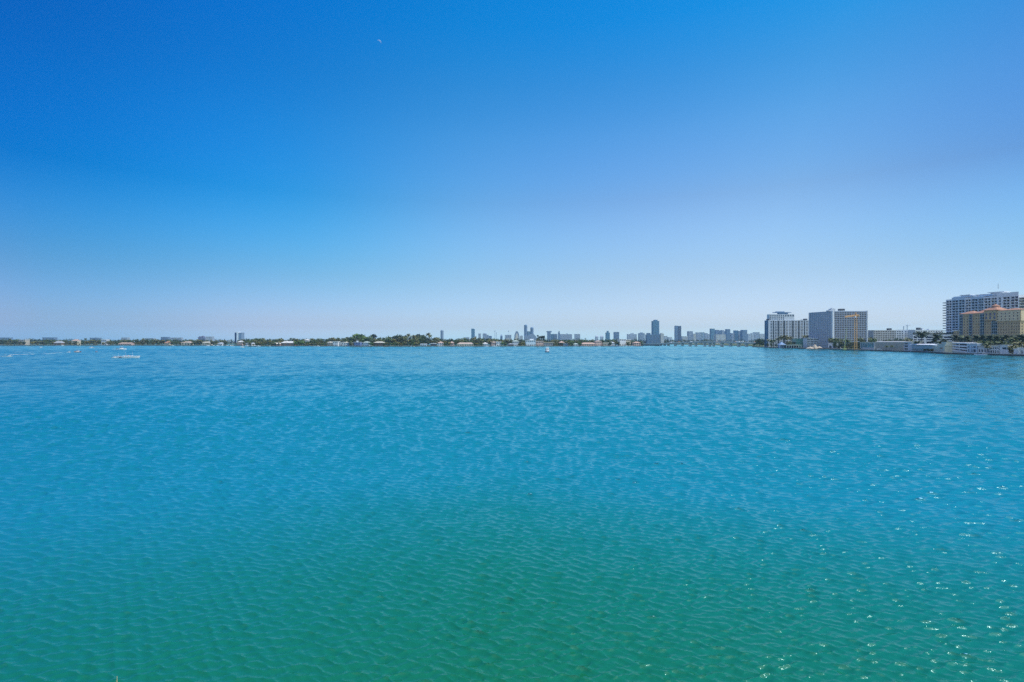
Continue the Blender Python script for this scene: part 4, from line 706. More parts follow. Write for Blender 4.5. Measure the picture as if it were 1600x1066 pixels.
    H('low reddish house at the right tip of the island', 'low reddish house', 991, 1001, 534, 536, PINK, PR, 8)
    # far left shore
    H('pale two storey house at the far left behind the trees', 'pale house at far left', 29, 39, 530.6, 531.4, BEIGE, PALE, 30, 'flat', D=14, win=4)
    H('brown low house on the far left shore', 'brown left shore house', 84, 96, 533, 536, BW, GREY, 12)
    H('cream house left of the gap in the far left trees', 'left gap cream house', 112, 121, 530.4, 532.6, CREAM, PR, 20)
    H('white house with a tall flat roof on the left shore', 'tall white flat roofed house', 158, 166, 530.4, 531.2, PALE, WHITE, 24, 'flat', win=3)
    H('long pale pink waterfront house on the left shore', 'long pale pink house', 185, 205, 535.4, 537, PINK, PR, 8, 'hip', win=6)
    H('small orange roofed house on the left shore', 'small orange roofed house', 257, 264, 533, 536, CREAM, TILE, 14)
    H('pale house with reddish roof among the left shore trees', 'reddish roofed pale house', 283, 297, 533.6, 535.6, CREAM, mat('pale_tile', (.56, .44, .36)), 12)
    H('low cream house with a long roof left of the moored sailboat', 'long cream sailboat house', 316, 327, 534, 535.4, CREAM, CR, 12)
    H('small pale house left of the dark edged tower', 'small pale tower side house', 340, 347, 535.4, 536.8, PALE, PALE, 10)
    H('pink based house under the dark edged tower', 'pink based house', 371, 378, 532.4, 534.6, PINK, ROOFW, 16)
    # docks
    for i, (pa, pb, lab) in enumerate(((398, 409, 'small timber dock at the left tip of the island'), (430, 438, 'grey timber dock below the low pinkish bungalow'), (441, 456, 'white edged dock below the white roofed brown house'), (502, 512, 'timber dock left of the beige roofed low house'), (553, 571, 'long grey dock in front of the blue glass house'), (596, 603, 'short dock below the long cream roofed house'), (684, 694, 'dock in front of the small white and pink house'), (764, 778, 'white edged dock below the pinkish gabled house'), (862, 876, 'low dock right of the long flat grey house'), (960, 990, 'long pale dock near the right end of the island'))):
        t, L = site('dock', lab, 'dock', pa, Yl(pa) - 9, pb, Yl(pb) - 9); q = MB(); q.box(0, L, 0, 2.2, .9, 1.15); q.box(L * .45, L * .45 + 2, 2.21, 9, .9, 1.15); q.build('deck', PALE if 'white' in lab or 'pale' in lab else mat('grey_timber', (.28, .25, .21)), t)
        for k in range(5):
            for y in (.1, 2.1): q = MB(); q.lathe(.3 + k * (L - .6) / 4, y, [(.16, -.9), (.15, 1.9)], 6); q.build('post', BROWN, t)
    for px, L, rz, lab, m in ((404, 9, 10, 'white motorboat moored at the left tip dock of the island', WHITE), (421.5, 6, 80, 'little white boat moored below the low pinkish bungalow', WHITE), (497, 9, 0, 'white motorboat moored left of the beige roofed low house', WHITE), (492, 6, 15, 'smaller white motorboat moored left of another near the dark mangroves', WHITE), (528, 6, 100, 'small white boat on the water below the white two storey house', WHITE),
                              (642.5, 7, 120, 'white boat moored alone under the mangrove trees', WHITE), (647, 5, 60, 'small white boat moored right of another under the mangroves', WHITE), (760, 9, 0, 'white motorboat moored below the small pale house', WHITE), (772, 12, 3, 'white cruiser moored below the pinkish gabled house', WHITE), (843.5, 7, 90, 'white boat moored bow out below the pink house with dark openings', WHITE), (804, 6, 20, 'little white boat below the dark roofed low house', WHITE),
                              (936, 8, 0, 'white motorboat moored below the two storey pink villa', WHITE), (958, 9, 170, 'dark blue motorboat moored near the small white cottage', BOATBLUE), (964, 8, 0, 'blue hulled motorboat moored right of the dark blue one', BOATBLUE), (969, 9, 90, 'white motorboat moored bow out on the long pale dock', WHITE), (979, 10, 175, 'white motorboat moored along the long pale dock', WHITE), (988, 7, 20, 'pale motorboat moored at the end of the long pale dock', PALE)):
        motorboat('motorboat', lab, (X(px, Yl(px) - 12), Yl(px) - 12, 0), rz, L, hullm=m)
    for px, L, rz, lab in ((333.5, 6, 20, 'white motorboat moored right of the sailboat at the left shore'), (340, 9, 0, 'grey-white motorboat moored below the small pale house by the tower'), (347, 7, 70, 'white motorboat moored left of a close pair of boats'), (355, 7, 30, 'white motorboat, left one of a close pair near the tower'), (360, 8, 140, 'white motorboat, right one of a close pair near the tower'), (387, 13, 178, 'long white cruiser moored at the island tip'), (270, 7, 0, 'white motorboat moored on the left shore below the small orange roofed house'), (98, 8, 0, 'white motorboat moored below the brown house on the left shore')):
        motorboat('motorboat', lab, (X(px, Yl(px) - 14), Yl(px) - 14, 0), rz, L)
    sailboat('white sailboat moored left of the white motorboats on the left shore', (X(325, 1360), 1360, 0), 60, 9, 9); sailboat('small white sailboat moored off the left tip of the island', (X(363, 1300), 1300, 0), 30, 7, 10)
def island_trees():
    prof = [(-20, 531), (60, 530.6), (105, 532), (150, 532), (200, 530.8), (300, 531.5), (345, 533), (380, 531.5), (400, 529.6), (430, 530.2), (470, 530.2), (500, 530), (525, 529.5), (545, 528.2), (600, 527.5), (610, 525.5), (620, 523.5), (632, 523), (640, 526.5), (650, 524), (660, 523.5), (667, 528), (690, 529), (720, 529.4), (760, 528.8), (775, 529), (795, 531.4), (830, 532), (845, 530.6), (890, 530.8), (930, 531.8), (960, 531), (985, 532.4), (1002, 532.8)]
    r = random.Random(12); px = 384.0
    LAND.append((548, 578, 'big domed tree'))
    while px < 1003:                                     # back row
        k = r.choices(['round', 'dark', 'olive', 'feathery'], [4, 4, 3, 1.3])[0]
        if 600 < px < 665: k = r.choice(['feathery', 'dark', 'round'])
        if not 549 < px < 590: tree(k, px, Yl(px) + r.uniform(60, 130), interp(prof, px) + r.uniform(-.5, 1.1) + (.0 if k != 'feathery' else -.6), wide=1.1 if k != 'feathery' else .8)
        px += r.uniform(5.0, 7.2)
    px = 386.0
    while px < 1000:                                     # middle row
        k = r.choices(['round', 'olive', 'yellow', 'dark', 'bright'], [3, 4, 2.6, 1.5, 1.2])[0]
        tree(k, px, Yl(px) + r.uniform(26, 48), interp(prof, px) + r.uniform(1.8, 3.6) + (1.5 if 600 < px < 665 else 0), wide=1.15)
        px += r.uniform(6.0, 9.0)
    for a, b, st in ((382, 400, 4), (400, 436, 5), (462, 510, 4.2), (548, 552, 4), (578, 584, 3.2), (600, 656, 3.6), (693, 702, 4), (740, 754, 4), (783, 794, 4.5), (811, 821, 4), (866, 880, 3.5), (888, 897, 4), (905, 909, 4), (952, 954, 3)):   # waterside shrubs where no house stands
        px = a + 1.0
        while px < b: tree(r.choice(['dark', 'olive', 'yellow', 'round', 'bright']), px, Yl(px) + r.uniform(4, 9), r.uniform(534.2, 536.8) if not 462 < px < 475 else 533, True, 1.2, None); px += st * r.uniform(.8, 1.2)
    # marked trees
    big = tree('bright', 563, 1245, 521.6, word='huge domed dark green'); big.scale = (big.scale[2] * 1.35, big.scale[2] * 1.35, big.scale[2]); PENDING.pop(); tag(big, 'huge domed green tree, the largest crown on the island', 'tree', 'trees on the island shore')
    for px, top, k in ((551, 526.5, 'round'), (575, 526.5, 'round'), (557, 529, 'olive'), (569, 529.5, 'bright')): tree(k, px, 1235, top, wide=1.2)
    d2 = tree('feathery', 584, 1270, 520.8); d2.scale = (d2.scale[2] * 1.45, d2.scale[2] * 1.45, d2.scale[2]); PENDING.pop(); tag(d2, 'tall dark grey-green tree just right of the huge domed tree', 'tree', 'trees on the island shore')
    for px, top, k in ((619, 523.4, 'feathery'), (627, 522.6, 'dark'), (632, 522.8, 'feathery'), (655, 520.6, 'feathery'), (661, 524, 'dark'), (651, 526, 'olive'), (645, 529.5, 'bright'), (650, 530.5, 'bright'), (891, 531.2, 'bright'), (894, 533, 'bright'), (444, 531.5, 'dark'), (842, 522.5, 'feathery'), (846, 523.8, 'feathery'), (850, 523.4, 'feathery'), (471, 532, 'bright'), (465, 533, 'bright')):
        tree(k, px, Yl(px) + (30 if k == 'bright' else 70), top, wide=1.0)
    for px, top in ((636.5, 522), (648, 524), (667.5, 520.8), (670, 523.5), (608, 527), (742, 527), (520, 527.6), (528, 528), (412, 528.6), (406, 529), (393, 530.2), (455, 528.4), (487, 529), (499, 529.2), (600, 528)): palm('tall', px, Yl(px) + r.uniform(30, 70), top)
    for i in range(46):
        px = r.choice([r.uniform(710, 800), r.uniform(715, 790), r.uniform(800, 1000), r.uniform(530, 550), r.uniform(400, 520)])
        palm(r.choice(['tall', 'short', 'tall', 'dark']), px, Yl(px) + r.uniform(12, 40), r.uniform(530.4, 534.4) if px > 700 else r.uniform(529.6, 533.4), r.random() < .3)
    px = -10.0                                           # the far left shore
    while px < 382:
        g = 104 < px < 112 or 340 < px < 372
        if not g or r.random() < .5: tree(r.choices(['round', 'dark', 'olive', 'yellow'], [4, 4, 2, 1])[0], px, Yl(px) + r.uniform(45, 90), interp(prof, px) + r.uniform(-.4, .9), wide=1.3)
        if r.random() < .75: tree(r.choice(['round', 'olive', 'dark', 'yellow']), px + 2.5, Yl(px) + r.uniform(12, 28), r.uniform(533.2, 535.6), r.random() < .5, 1.25)
        px += r.uniform(5.6, 8.0)
    for px, top in ((132, 528.6), (330, 531), (338, 531.5), (352, 531.6), (14, 529.4), (225, 529), (358, 532), (344, 531)): palm('tall', px, Yl(px) + 30, top)
# ------------------------------------------------------------------ right shore planting
def right_trees():
    T, P = tree, palm; r = random.Random(21)
    for px, Y, top, k in ((1178, 1120, 536, 'dark'), (1183, 1100, 531, 'dark'), (1187, 1080, 527.6, 'dark'), (1191, 1060, 531, 'round'), (1196, 1040, 534, 'dark'), (1199, 1000, 536, 'dark'), (1205, 985, 536.5, 'round'), (1213, 960, 537, 'dark'), (1231, 940, 534, 'olive'), (1238, 930, 535, 'olive'), (1243, 925, 534, 'round'), (1297, 870, 533, 'olive'), (1302, 830, 531, 'olive'),
                          (1308, 780, 533, 'round'), (1313, 760, 534, 'olive'), (1318, 755, 536, 'dark'), (1324, 745, 535, 'dark'), (1330, 740, 536, 'olive'), (1336, 735, 535, 'olive'), (1341, 730, 534, 'dark'), (1346, 770, 530.5, 'olive'), (1358, 860, 529, 'olive'), (1363, 850, 530, 'round'), (1384, 850, 530.5, 'dark'), (1390, 840, 531.5, 'round'), (1401, 830, 529, 'dark'), (1408, 820, 530, 'dark'), (1418, 800, 530, 'olive'), (1423, 790, 531, 'olive'),
                          (1513, 540, 533, 'dark'), (1538, 515, 534, 'olive'), (1551, 500, 532, 'dark'), (1581, 485, 533, 'olive'), (1596, 470, 527, 'dark'), (1578, 458, 541, 'olive'), (1582, 452, 543, 'yellow')): T(k, px, Y, top, wide=.95)
    for px, top in ((1311, 541), (1317, 541.6), (1323, 540.5), (1330, 541), (1336, 540.2), (1341, 541.4)): T(r.choice(['dark', 'olive', 'yellow']), px, Yc(px) + 7, top, True, 1.3)
    for px, top in ((1446, 546.2), (1451, 545.6), (1456, 546)): T('olive', px, Yc(px) + 3.5, top, True, 1.7, 'low clipped olive')
    for px, Y, top, k in ((1194, 1010, 531, 'tall'), (1200, 990, 530.5, 'tall'), (1206, 975, 531.5, 'short'), (1209, 960, 530.6, 'tall'), (1215, 945, 528.5, 'tall'), (1219, 935, 526, 'tall'), (1223, 930, 524.6, 'tall'), (1227, 930, 525.4, 'tall'), (1231, 925, 527, 'tall'), (1236, 925, 526.6, 'tall'), (1240, 920, 528.4, 'tall'), (1258, 960, 524.6, 'tall'), (1262, 955, 523.8, 'tall'), (1296, 850, 529.6, 'tall'), (1301, 840, 528.4, 'tall'), (1306, 800, 528.8, 'tall'), (1311, 790, 529.6, 'tall'), (1345, 790, 528.4, 'tall'), (1318, 790, 530, 'tall'), (1325, 780, 530.6, 'short'), (1240, 905, 534.5, 'short'), (1234, 900, 535, 'short'), (1385, 640, 540.2, 'short'), (1393, 635, 540, 'short')): P(k, px, Y, top)
    for px, Y, top, k in ((1440.5, 592, 519.4, 'dark'), (1462, 575, 523, 'dark'), (1452, 575, 537, 'short'), (1496, 532, 524.6, 'dark'), (1501, 528, 526, 'dark'), (1525, 505, 524.2, 'dark'), (1530, 505, 527, 'tall'), (1547, 490, 523.8, 'dark'), (1552, 492, 525, 'tall'), (1560, 485, 524.6, 'dark'), (1566, 482, 526, 'tall'), (1574, 478, 524.8, 'dark'), (1581, 474, 527, 'tall'), (1587, 470, 529, 'dark'), (1594, 466, 523, 'dark'), (1599, 462, 527, 'dark'), (1540, 486, 533.4, 'short'), (1533, 492, 534, 'short'), (1557, 476, 534, 'short'), (1568, 470, 533.4, 'short'), (1585, 458, 536, 'short'), (1591, 455, 535.6, 'short'), (1597, 452, 534.4, 'short'), (1579, 462, 536.4, 'short'), (1518, 505, 537, 'short'), (1507, 517, 540.5, 'short'), (1487, 545, 534.6, 'short'), (1542, 470, 540, 'short'), (1504, 524, 525.5, 'tall'), (1512, 515, 527, 'dark'), (1536, 500, 525.4, 'dark'), (1556, 488, 526.5, 'tall'), (1571, 480, 527, 'dark'), (1577, 474, 530, 'short'), (1590, 462, 528, 'tall'), (1585, 466, 531, 'short'), (1583, 452, 539, 'short'), (1580, 450, 541, 'short'), (1546, 478, 536, 'short'), (1562, 474, 535, 'short'), (1478, 556, 530, 'tall'), (1470, 562, 533, 'short'), (1433, 600, 533, 'short'), (1456, 580, 531, 'tall'), (1418, 660, 531, 'tall'), (1424, 660, 533, 'short')): P(k, px, Y, top)
# ------------------------------------------------------------------ far skyline
def ribbed(mb, x0, x1, y0, y1, z0, z1, step, slab=0, glass=1, out=.5, piers=0):
    mb.box(x0 + out, x1 - out, y0 + out, y1 - out, z0, z1 - .4, glass); z = z0
    while z < z1 - step * .5: mb.box(x0, x1, y0, y1, z, z + step * .38, slab); z += step
    mb.box(x0 - .2, x1 + .2, y0 - .2, y1 + .2, z1 - 1.2, z1, slab)
    for i in range(piers):
        x = x0 + (x1 - x0) * (i + .5) / piers; mb.box(x - .7, x + .7, y0 - .35, y0 + out - .03, z0, z1 - 1.3, slab)
def far_tower(label, pa, pb, top, m1, m2, Y=3500, shape='box', step=3.6, piers=0, D=None, crown=None, z0=1.4):
    t = thing('tower_building' if Z(top, Y) > 55 else 'apartment_building', label, 'tower' if Z(top, Y) > 55 else 'building', (X(pa, Y), Y, 0)); L = X(pb, Y) - X(pa, Y); D = D or min(L, 40); zt = Z(top, Y); mb = MB()
    if shape == 'box': ribbed(mb, 0, L, 0, D, z0, zt, step, 0, 1, .5, piers)
    elif shape == 'round':
        mb.lathe(L / 2, D / 2, [(L / 2, z0), (L / 2, z0 + (zt - z0) * .9), (L * .46, z0 + (zt - z0) * .94), (L * .36, z0 + (zt - z0) * .97), (L * .16, zt)], 16, 1, True, 1, D / L); z = z0
        while z < z0 + (zt - z0) * .9: mb.lathe(L / 2, D / 2, [(L / 2 + .5, z), (L / 2 + .5, z + 1.3)], 16, 0, False, 1, D / L); z += step
    mb.build('shaft', [m1, m2], t)
    for c in crown or []:
        q = MB(); a, b, py, kind = c; xa, xb, zc = X(a, Y) - X(pa, Y), X(b, Y) - X(pa, Y), Z(py, Y)
        if kind == 'box': ribbed(q, xa, xb, D * .15, D * .85, zt + .01, zc, step, 0, 1)
        elif kind == 'pyramid': q.hip(xa, xb, D * .1, D * .9, zt + .01, zc - zt, 0)
        elif kind == 'mast': q.tube([((xa + xb) / 2, D / 2, zt), ((xa + xb) / 2, D / 2, zc)], [1.0, .5], 5)
        elif kind == 'ball': q.tube([((xa + xb) / 2, D / 2, zt), ((xa + xb) / 2, D / 2, zc)], 1.0, 5); q.lathe((xa + xb) / 2, D / 2, [(.5, zc - 6), (4, zc - 4), (5, zc - 1), (3.4, zc + 2), (.4, zc + 3)], 10)
        q.build({'box': 'crown', 'pyramid': 'roof', 'mast': 'mast', 'ball': 'mast'}[kind], [m1, m2], t)
    return t
def skyline():
    F = far_tower; G, B, P, T, C = FSTEEL, FBLUE, FPALE, FTEAL, FCREAM
    # nearer blocks on the left
    t = F('tower with dark glass left edge and white centre strip over the left shore', 367, 377.3, 519.8, G, G, 2300, piers=0, D=26); L = X(377.3, 2300) - X(367, 2300); zt = Z(519.8, 2300)
    q = MB(); q.box(-.4, L * .25, -.8, 20, 1.4, zt + .1); q.build('glass_edge', NAVY, t); q = MB(); q.box(L * .26, L * .52, -1.1, 22, 1.4, zt + 3.6); q.build('white_strip', WHITE, t)
    F('wide blue-grey slab left of the dark edged tower', 321, 331.5, 526, P, G, 2500, D=20, piers=5); F('low purplish block left of the wide blue-grey slab', 309, 320, 527, mat('far_mauve', (.24, .22, .32)), G, 2600, D=20, crown=[(310, 314, 525.6, 'box'), (315, 317, 525, 'box')])
    F('long bluish block far away over the left shore trees', 251, 262, 526.6, G, B, 2700, D=20); F('low pale block far behind the left shore, beside the long bluish block', 265, 283, 527.6, P, G, 2800, D=20); F('bluish block far behind the tall white house on the left', 140, 154, 527.8, G, B, 2800, D=20); F('pale distant block above the long pale pink house', 189, 199, 527.6, P, G, 2800, D=20); F('blue distant block at the far left above the trees', 66, 84, 527.4, B, G, 2800, D=24); F('dark blue distant block at the left edge of the view', -4, 14, 527.6, B, G, 2800, D=24); F('pale distant block left of the long bluish block', 226, 240, 528.4, P, B, 2800, D=20)
    F('slim grey tower with a domed top, alone above the mangroves', 688, 692.8, 515.4, G, G, 3300, 'round')
    F('teal glass tower with slanted right shoulder above the palm grove', 736.2, 741.6, 514.4, T, B, 3300, crown=[(736.4, 740.4, 513.6, 'box')]); F('pale low annex at the right foot of the teal tower', 741.7, 744.4, 525.4, P, P, 3300)
    F('low hazy pale block left of the teal tower', 724, 733, 527, P, P, 3900); F('pale slim block right of the teal tower', 747.2, 751.4, 521.2, P, G, 3500, piers=3); F('stepped grey-blue block between pale slim block and low block', 754, 760.6, 521.6, P, B, 3500, piers=4, crown=[(755, 759, 520.8, 'box')]); F('lower right step of the grey-blue stepped block', 760.7, 763.6, 523.4, P, B, 3500); F('low blue-grey block left of the distant cranes', 763.9, 768.4, 525, G, B, 3500)
    for px, py, w, lab in ((773.3, 517.4, 6, 'tall faint crane, left one of the pair above the palm grove'), (775.8, 520.4, 4, 'shorter faint crane, right one of the pair above the palm grove')):
        Y = 3000; t = thing('tower_crane', lab, 'crane', (X(px, Y), Y, 1.4)); h = Z(py, Y) - 1.4; q = MB(); q.tube([(0, 0, 0), (0, 0, h)], 1.1, 4); q.build('mast', G, t); q = MB(); q.tube([(-w, 0, h - 1), (w * .8, 0, h + 2)], .9, 4); q.build('jib', G, t)
    F('small block with a pyramid roof left of the antenna block', 781.6, 785.2, 525.2, G, B, 3500, crown=[(781.6, 785.2, 522.6, 'pyramid')]); F('wide grey block carrying a ball topped antenna', 788.8, 799, 523.4, P, G, 3500, piers=5, crown=[(794.2, 795.4, 517, 'ball')]); F('pale low block in front of the antenna block', 791, 800, 529, C, P, 2700, D=18)
    # arch-topped block
    Y = 3000; t = thing('arched_building', 'small arch topped grey building with a pale centre left of the linked twin towers', 'building', (X(807.6, Y), Y, 0)); hw = (X(812, Y) - X(803.2, Y)) / 2; zt = Z(517.2, Y)
    arc = lambda k: [(hw * k * math.cos(a), (zt - 2) * k ** .4 * math.sin(a) ** .7 + 1.4) for a in [i * math.pi / 14 for i in range(15)]]
    q = MB(); q.ring([[(x, yy, z) for x, z in arc(1.0)] for yy in (0, 22)], 0, True, False); q.build('shell', G, t); q = MB(); q.ring([[(x, yy, z) for x, z in arc(.58)] for yy in (-1.5, -.02)], 0, True, False); q.build('pale_front', FCREAM, t)
    F('small pale block between the arched building and the twin towers', 812.4, 817, 524.6, P, C, 3600)
    # linked twin towers
    Y = 3200; t = thing('twin_towers', 'blue twin towers of unequal height joined by a curved swooping base', 'tower', (X(819, Y), Y, 0)); x = lambda p: X(p, Y) - X(819, Y)
    for a, b, top in ((819, 824, 507.4), (828.8, 833.8, 511.4)):
        q = MB(); w = x(b) - x(a); q.lathe((x(a) + x(b)) / 2, 12, [(w / 2, 1.4), (w / 2, Z(top + 1.2, Y)), (w * .42, Z(top + .4, Y)), (w * .2, Z(top, Y))], 14, 1); z = 4
        while z < Z(top + 1.4, Y): q.lathe((x(a) + x(b)) / 2, 12, [(w / 2 + .5, z), (w / 2 + .5, z + 1.3)], 14, 0, False); z += 3.8
        q.build('shaft', [G, B], t)
    q = MB(); ribbed(q, x(824), x(828.8), 4, 18, 1.4, Z(517.8, Y), 3.8); q.build('link_block', [G, T], t)
    q = MB(); top = [(819.6, 524), (822, 525), (825, 524.4), (828, 522.6), (832, 521.4), (835, 523), (838.4, 527)]; q.ring([[(x(p), yy, 1.4) for p, _ in top] + [(x(p), yy, Z(py, Y)) for p, py in reversed(top)] for yy in (-3, 22)], 0, True, False); q.build('swoop_base', [G], t)
    F('tower with a flared overhanging top right of the twin towers', 855.2, 860.6, 519.4, G, B, 3400, crown=[(854, 862, 517.4, 'box')]); F('teal-grey block beside the flared tower', 860.8, 865, 522, T, G, 3450); F('grey slab with a pale right edge left of the slender stepped tower', 865.2, 871, 522, G, G, 3450, piers=4); F('slender stepped tower in front of the long pale slab', 872, 875, 519.6, G, B, 3400, crown=[(872.8, 874.4, 517.4, 'box')])
    F('long pale slab of many bays right of the slender stepped tower', 875.4, 894, 522.2, P, G, 3500, piers=9, D=22, crown=[(885.6, 887, 521, 'box')]); F('separate pale slab with a dark left edge', 898, 906.6, 522, P, G, 3500, piers=4, D=22)
    F('left one of two small pyramid roofed blocks above the terracotta house', 930.4, 935, 526, P, P, 3600, crown=[(930.4, 935, 523.6, 'pyramid')]); F('right one of two small pyramid roofed blocks above the terracotta house', 938.2, 943, 526, P, P, 3600, crown=[(938.2, 943, 523.6, 'pyramid')])
    F('bright blue stepped tower left of the plain blue-grey tower', 947, 953, 519.8, B, T, 3300, crown=[(948.6, 951.4, 517.2, 'box')]); F('plain blue-grey tower with flat top in the middle distance', 960, 967.6, 518.8, G, B, 3400, piers=3)
    F('pale wide block with a raised centre', 980.6, 995.2, 522.2, P, P, 3500, piers=8, D=24, crown=[(986, 990.6, 520.6, 'box')]); F('grey block with small rooftop box left of the glass podium', 999, 1007.6, 520.8, G, P, 3400, piers=4, crown=[(1001.4, 1005, 519.6, 'box')])
    F('tallest blue glass skyscraper with a pointed top', 1020.4, 1030.2, 501.6, B, T, 3000, piers=3, crown=[(1023, 1028, 499.8, 'box'), (1024.6, 1026, 498.4, 'mast')])
    F('wide blue glass podium block in front of the tallest skyscraper', 1010.8, 1031.8, 522.8, B, BLUEGLASS, 2300, piers=4, D=30, crown=[(1012.2, 1017, 520.4, 'box')]); F('cream tall block right of the blue glass podium', 1032.2, 1037.6, 521.6, C, P, 2300, D=20, crown=[(1033, 1036, 520.4, 'box')]); F('small pale block right of the cream block', 1038, 1043, 525, P, P, 2900)
    F('dark blue-grey twin shaft tower right of the tallest skyscraper', 1055, 1059.4, 509.6, G, B, 3200, crown=[(1055.4, 1059, 509, 'box')]); F('narrower right shaft of the dark twin shaft tower', 1059.8, 1064.6, 509.4, G, NAVY, 3220)
    for i, (a, b, top, lab, m1, m2, Y) in enumerate(((1044, 1050, 527, 'low pale block among hazy low roofs left of the dark twin shaft', P, P, 2800), (1066, 1075, 525.6, 'low pale block right of the dark twin shaft tower', P, C, 3300), (1075.8, 1082.8, 517.6, 'pale grey tower with a dark right side', P, G, 3400), (1083.2, 1088, 521.4, 'cream low tower right of the pale grey tower', C, P, 3300), (1088.6, 1095, 519.6, 'pale tower, leftmost of the hazy cluster', P, G, 3700), (1095.4, 1101, 519.2, 'hazy teal tower in the pale cluster', P, T, 3700), (1101.6, 1106, 520.6, 'hazy grey block in the pale cluster', P, G, 3700), (1106.4, 1110.6, 522, 'low hazy block left of the teal tower over the bridge', P, P, 3700),
        (1111, 1117, 513.6, 'teal tower standing taller over the bridge', T, G, 3300), (1118.4, 1123.2, 515.6, 'blue-grey tower left one of a tight row over the bridge', G, B, 3400), (1123.6, 1127.6, 516.2, 'blue-grey tower second of a tight row over the bridge', G, B, 3450), (1128, 1131.6, 515.8, 'pale tower third of a tight row over the bridge', P, G, 3400), (1132, 1135, 517.4, 'low grey tower fourth of a tight row over the bridge', G, P, 3450), (1135.2, 1141.2, 514.4, 'darker blue tower ending the tight row over the bridge', B, G, 3300), (1119, 1134, 522.6, 'wide pale podium below the tight row of towers', P, C, 3000),
        (1143, 1147.6, 520.6, 'low left step of the stepped blue tower group', P, B, 3400), (1148, 1153.6, 516.4, 'middle blue tower of the stepped group', B, T, 3400), (1154, 1159.6, 517.4, 'pale blue tower of the stepped group', P, B, 3400), (1160, 1167.6, 515.6, 'right and darkest tower of the stepped group', G, B, 3350), (1168.6, 1174, 521.6, 'hazy pale block right of the stepped group', P, P, 3800), (1174.4, 1179, 520.6, 'hazy pale tower, middle of three left of the pale condo', P, P, 3800), (1179.4, 1187, 519.2, 'hazy wide tower left of the pale condo', P, G, 3800), (1187.4, 1195, 521.6, 'hazy low block against the left side of the pale condo', P, C, 3800))):
        F(lab, a, b, top, m1, m2, Y, piers=3 if b - a > 4 else 2)
    for i in range(14):
        px = 1048 + i * 10; Y = 2330 + 20 * (i % 3); t, L = site('house', '', 'house', px, Y, px + 5.5 + (i % 3), Y); q = MB(); z = 7 + (i * 5 % 4); q.box(0, L, 0, 14, 1.4, z); q.build('wall', (WHITE, CREAM, PALE)[i % 3], t); q = MB(); q.hip(0, L, 0, 14, z + .02, 2.4, .8); q.build('roof', (ROOFS := (PALE, TILE, WHITE))[i % 3], t)
        tag(t, f'{("white house with grey roof", "cream house with tile roof", "pale house with white roof")[i % 3]} beyond the bridge, {ORD[i // 3] or "first "}of its kind from the left', None, 'houses beyond the bridge')
    # wooded far shore: reads as one mass
    r = random.Random(8); mb = MB()
    def mass(Y0, Y1, a, b, n, prof):
        for i in range(n):
            px = r.uniform(a, b); Y = r.uniform(Y0, Y1); h = max(5, Z(prof(px), Y) - 1.4) * r.uniform(.55, 1.0); x0 = X(px, Y); w = r.uniform(5, 10)
            for k in range(16):
                d = Vector((r.gauss(0, 1), r.gauss(0, 1), r.gauss(0, .8))).normalized(); p = Vector((x0 + d.x * w, Y + d.y * w, 1.4 + h * (.5 + .5 * d.z))); nr = (d + Vector((r.gauss(0, .4), r.gauss(0, .4), r.gauss(0, .4)))).normalized(); u = nr.orthogonal().normalized() * r.uniform(1.6, 3.4); v = nr.cross(u).normalized() * r.uniform(1.4, 2.6)
                mb.q((p - u, p - v, p + u, p + v), r.randrange(3))
    mass(2320, 2460, 395, 1240, 900, lambda p: 528.6 + .8 * math.sin(p * .13) + .6 * math.sin(p * .41) + (1.2 if p > 1000 else .8))
    mass(2520, 2700, -60, 400, 420, lambda p: 529.4 + .7 * math.sin(p * .11))
    mb.build('far_woodland', [LEAF[0], LEAF[1], LEAF[4]], None, 'stuff')
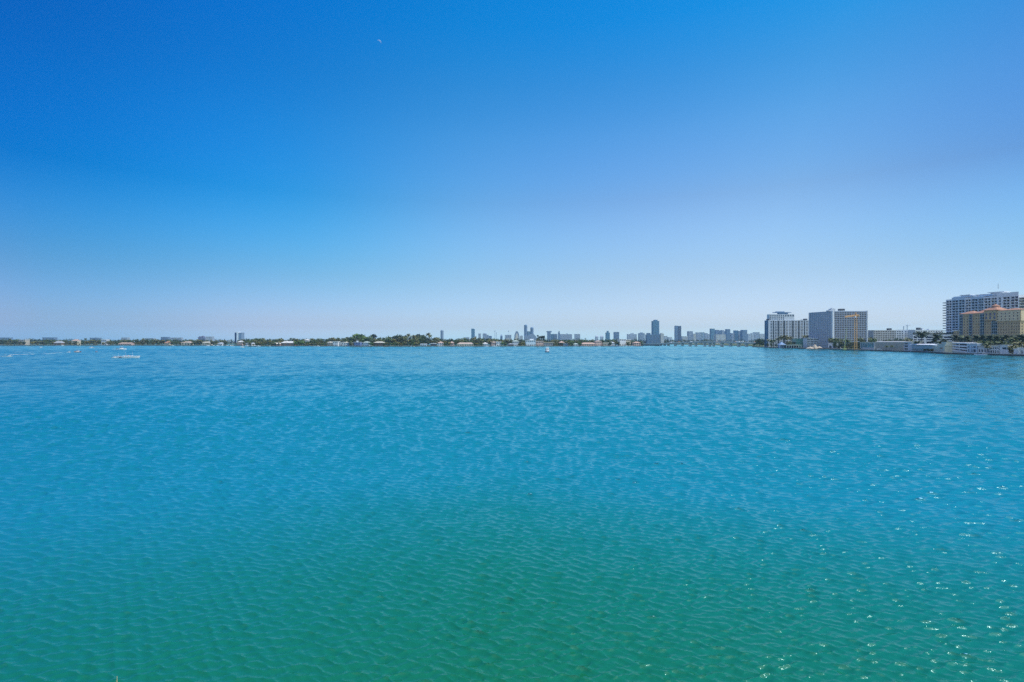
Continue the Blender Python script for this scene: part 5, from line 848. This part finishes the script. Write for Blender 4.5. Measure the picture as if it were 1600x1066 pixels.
# ------------------------------------------------------------------ moon, pale tip of a frond below the balcony
def moon():
    D = 15000; dirv = Vector(((592 - 800) / 800, 1, (533 - 66.5) / 800)).normalized(); rad = 62.0; c = dirv * D + Vector((0, 0, EYE))
    right = dirv.cross(Vector((0, 0, 1))).normalized(); up = right.cross(dirv).normalized(); lit = (right * .57 + up * .82).normalized()
    m = bpy.data.materials.new('moonlit_surface'); m.use_nodes = True; n = m.node_tree.nodes; l = m.node_tree.links; b = n['Principled BSDF']; b.inputs['Base Color'].default_value = (.5, .5, .5, 1); b.inputs['Roughness'].default_value = 1; b.inputs['Specular IOR Level'].default_value = 0
    tr = n.new('ShaderNodeBsdfTransparent'); mx = n.new('ShaderNodeMixShader'); mx.inputs[0].default_value = .30; l.new(tr.outputs[0], mx.inputs[1]); l.new(b.outputs[0], mx.inputs[2]); l.new(mx.outputs[0], n['Material Output'].inputs[0])
    mb = MB(); N, K = 24, 5; perp = lit.cross(dirv).normalized()       # only the sunlit rim of the globe shows by day
    def f(i, j):
        t = R(-88 + 176 * i / N); c_ = .50 + .5 * j / K; x, y = math.cos(t) * c_, math.sin(t)
        return tuple((lit * x + perp * y - dirv * math.sqrt(max(0, 1 - x * x - y * y))) * rad)
    for j in range(K):
        for i in range(N): mb.q([f(i, j), f(i + 1, j), f(i + 1, j + 1), f(i, j + 1)], 0, True)
    o = mb.build('moon', m); o.location = c; tag(o, 'thin pale crescent moon high in the blue sky', 'moon')
def frond_tip():
    t = thing('palm_tree', 'pale frond tip poking up at the bottom edge left of centre', 'palm tree', (X(183, 10.4), 10.4, .9)); q = MB(); q.tube([(0, 0, -.3), (.05, 0, 1.8), (0, 0, 3.2)], [.2, .15, .12], 7); q.build('trunk', BARK, t); q = MB(); zt = Z(1056.5, 10.4) - .9
    q.tube([(0, 0, 3.1), (-.02, 0, zt - .6), (.0, 0, zt)], [.05, .03, .004], 5)
    for i in range(10):
        a = i * .628; prev = None; p = Vector((0, 0, 3.2)); dh = Vector((math.cos(a), math.sin(a), 0)); sd = Vector((-dh.y, dh.x, 0))
        for k in range(5):
            w = .16 * math.sin(.4 + k * .62) + .01; cur = (p + sd * w - Vector((0, 0, w * .6)), p.copy(), p - sd * w - Vector((0, 0, w * .6)))
            if prev: q.q((prev[0], cur[0], cur[1], prev[1])); q.q((prev[1], cur[1], cur[2], prev[2]))
            prev = cur; e = .5 - .45 * k; p = p + (dh * math.cos(e) + Vector((0, 0, math.sin(e)))) * .42
    q.build('fronds', mat('pale_frond', (.42, .44, .24)), t)
pale_condo(); grey_slab(); long_block(); striped_garage(); white_tower(); ochre_building(); cranes(); shore_buildings()
bridge(); island(); bay_boats(); skyline(); island_trees(); right_trees(); label_trees(); moon(); frond_tip()
for k in list(TREES.values()) + list(PALMS.values()):
    for p in k:
        if p.name not in USED:
            for c in list(p.children): bpy.data.objects.remove(c)
            bpy.data.objects.remove(p)
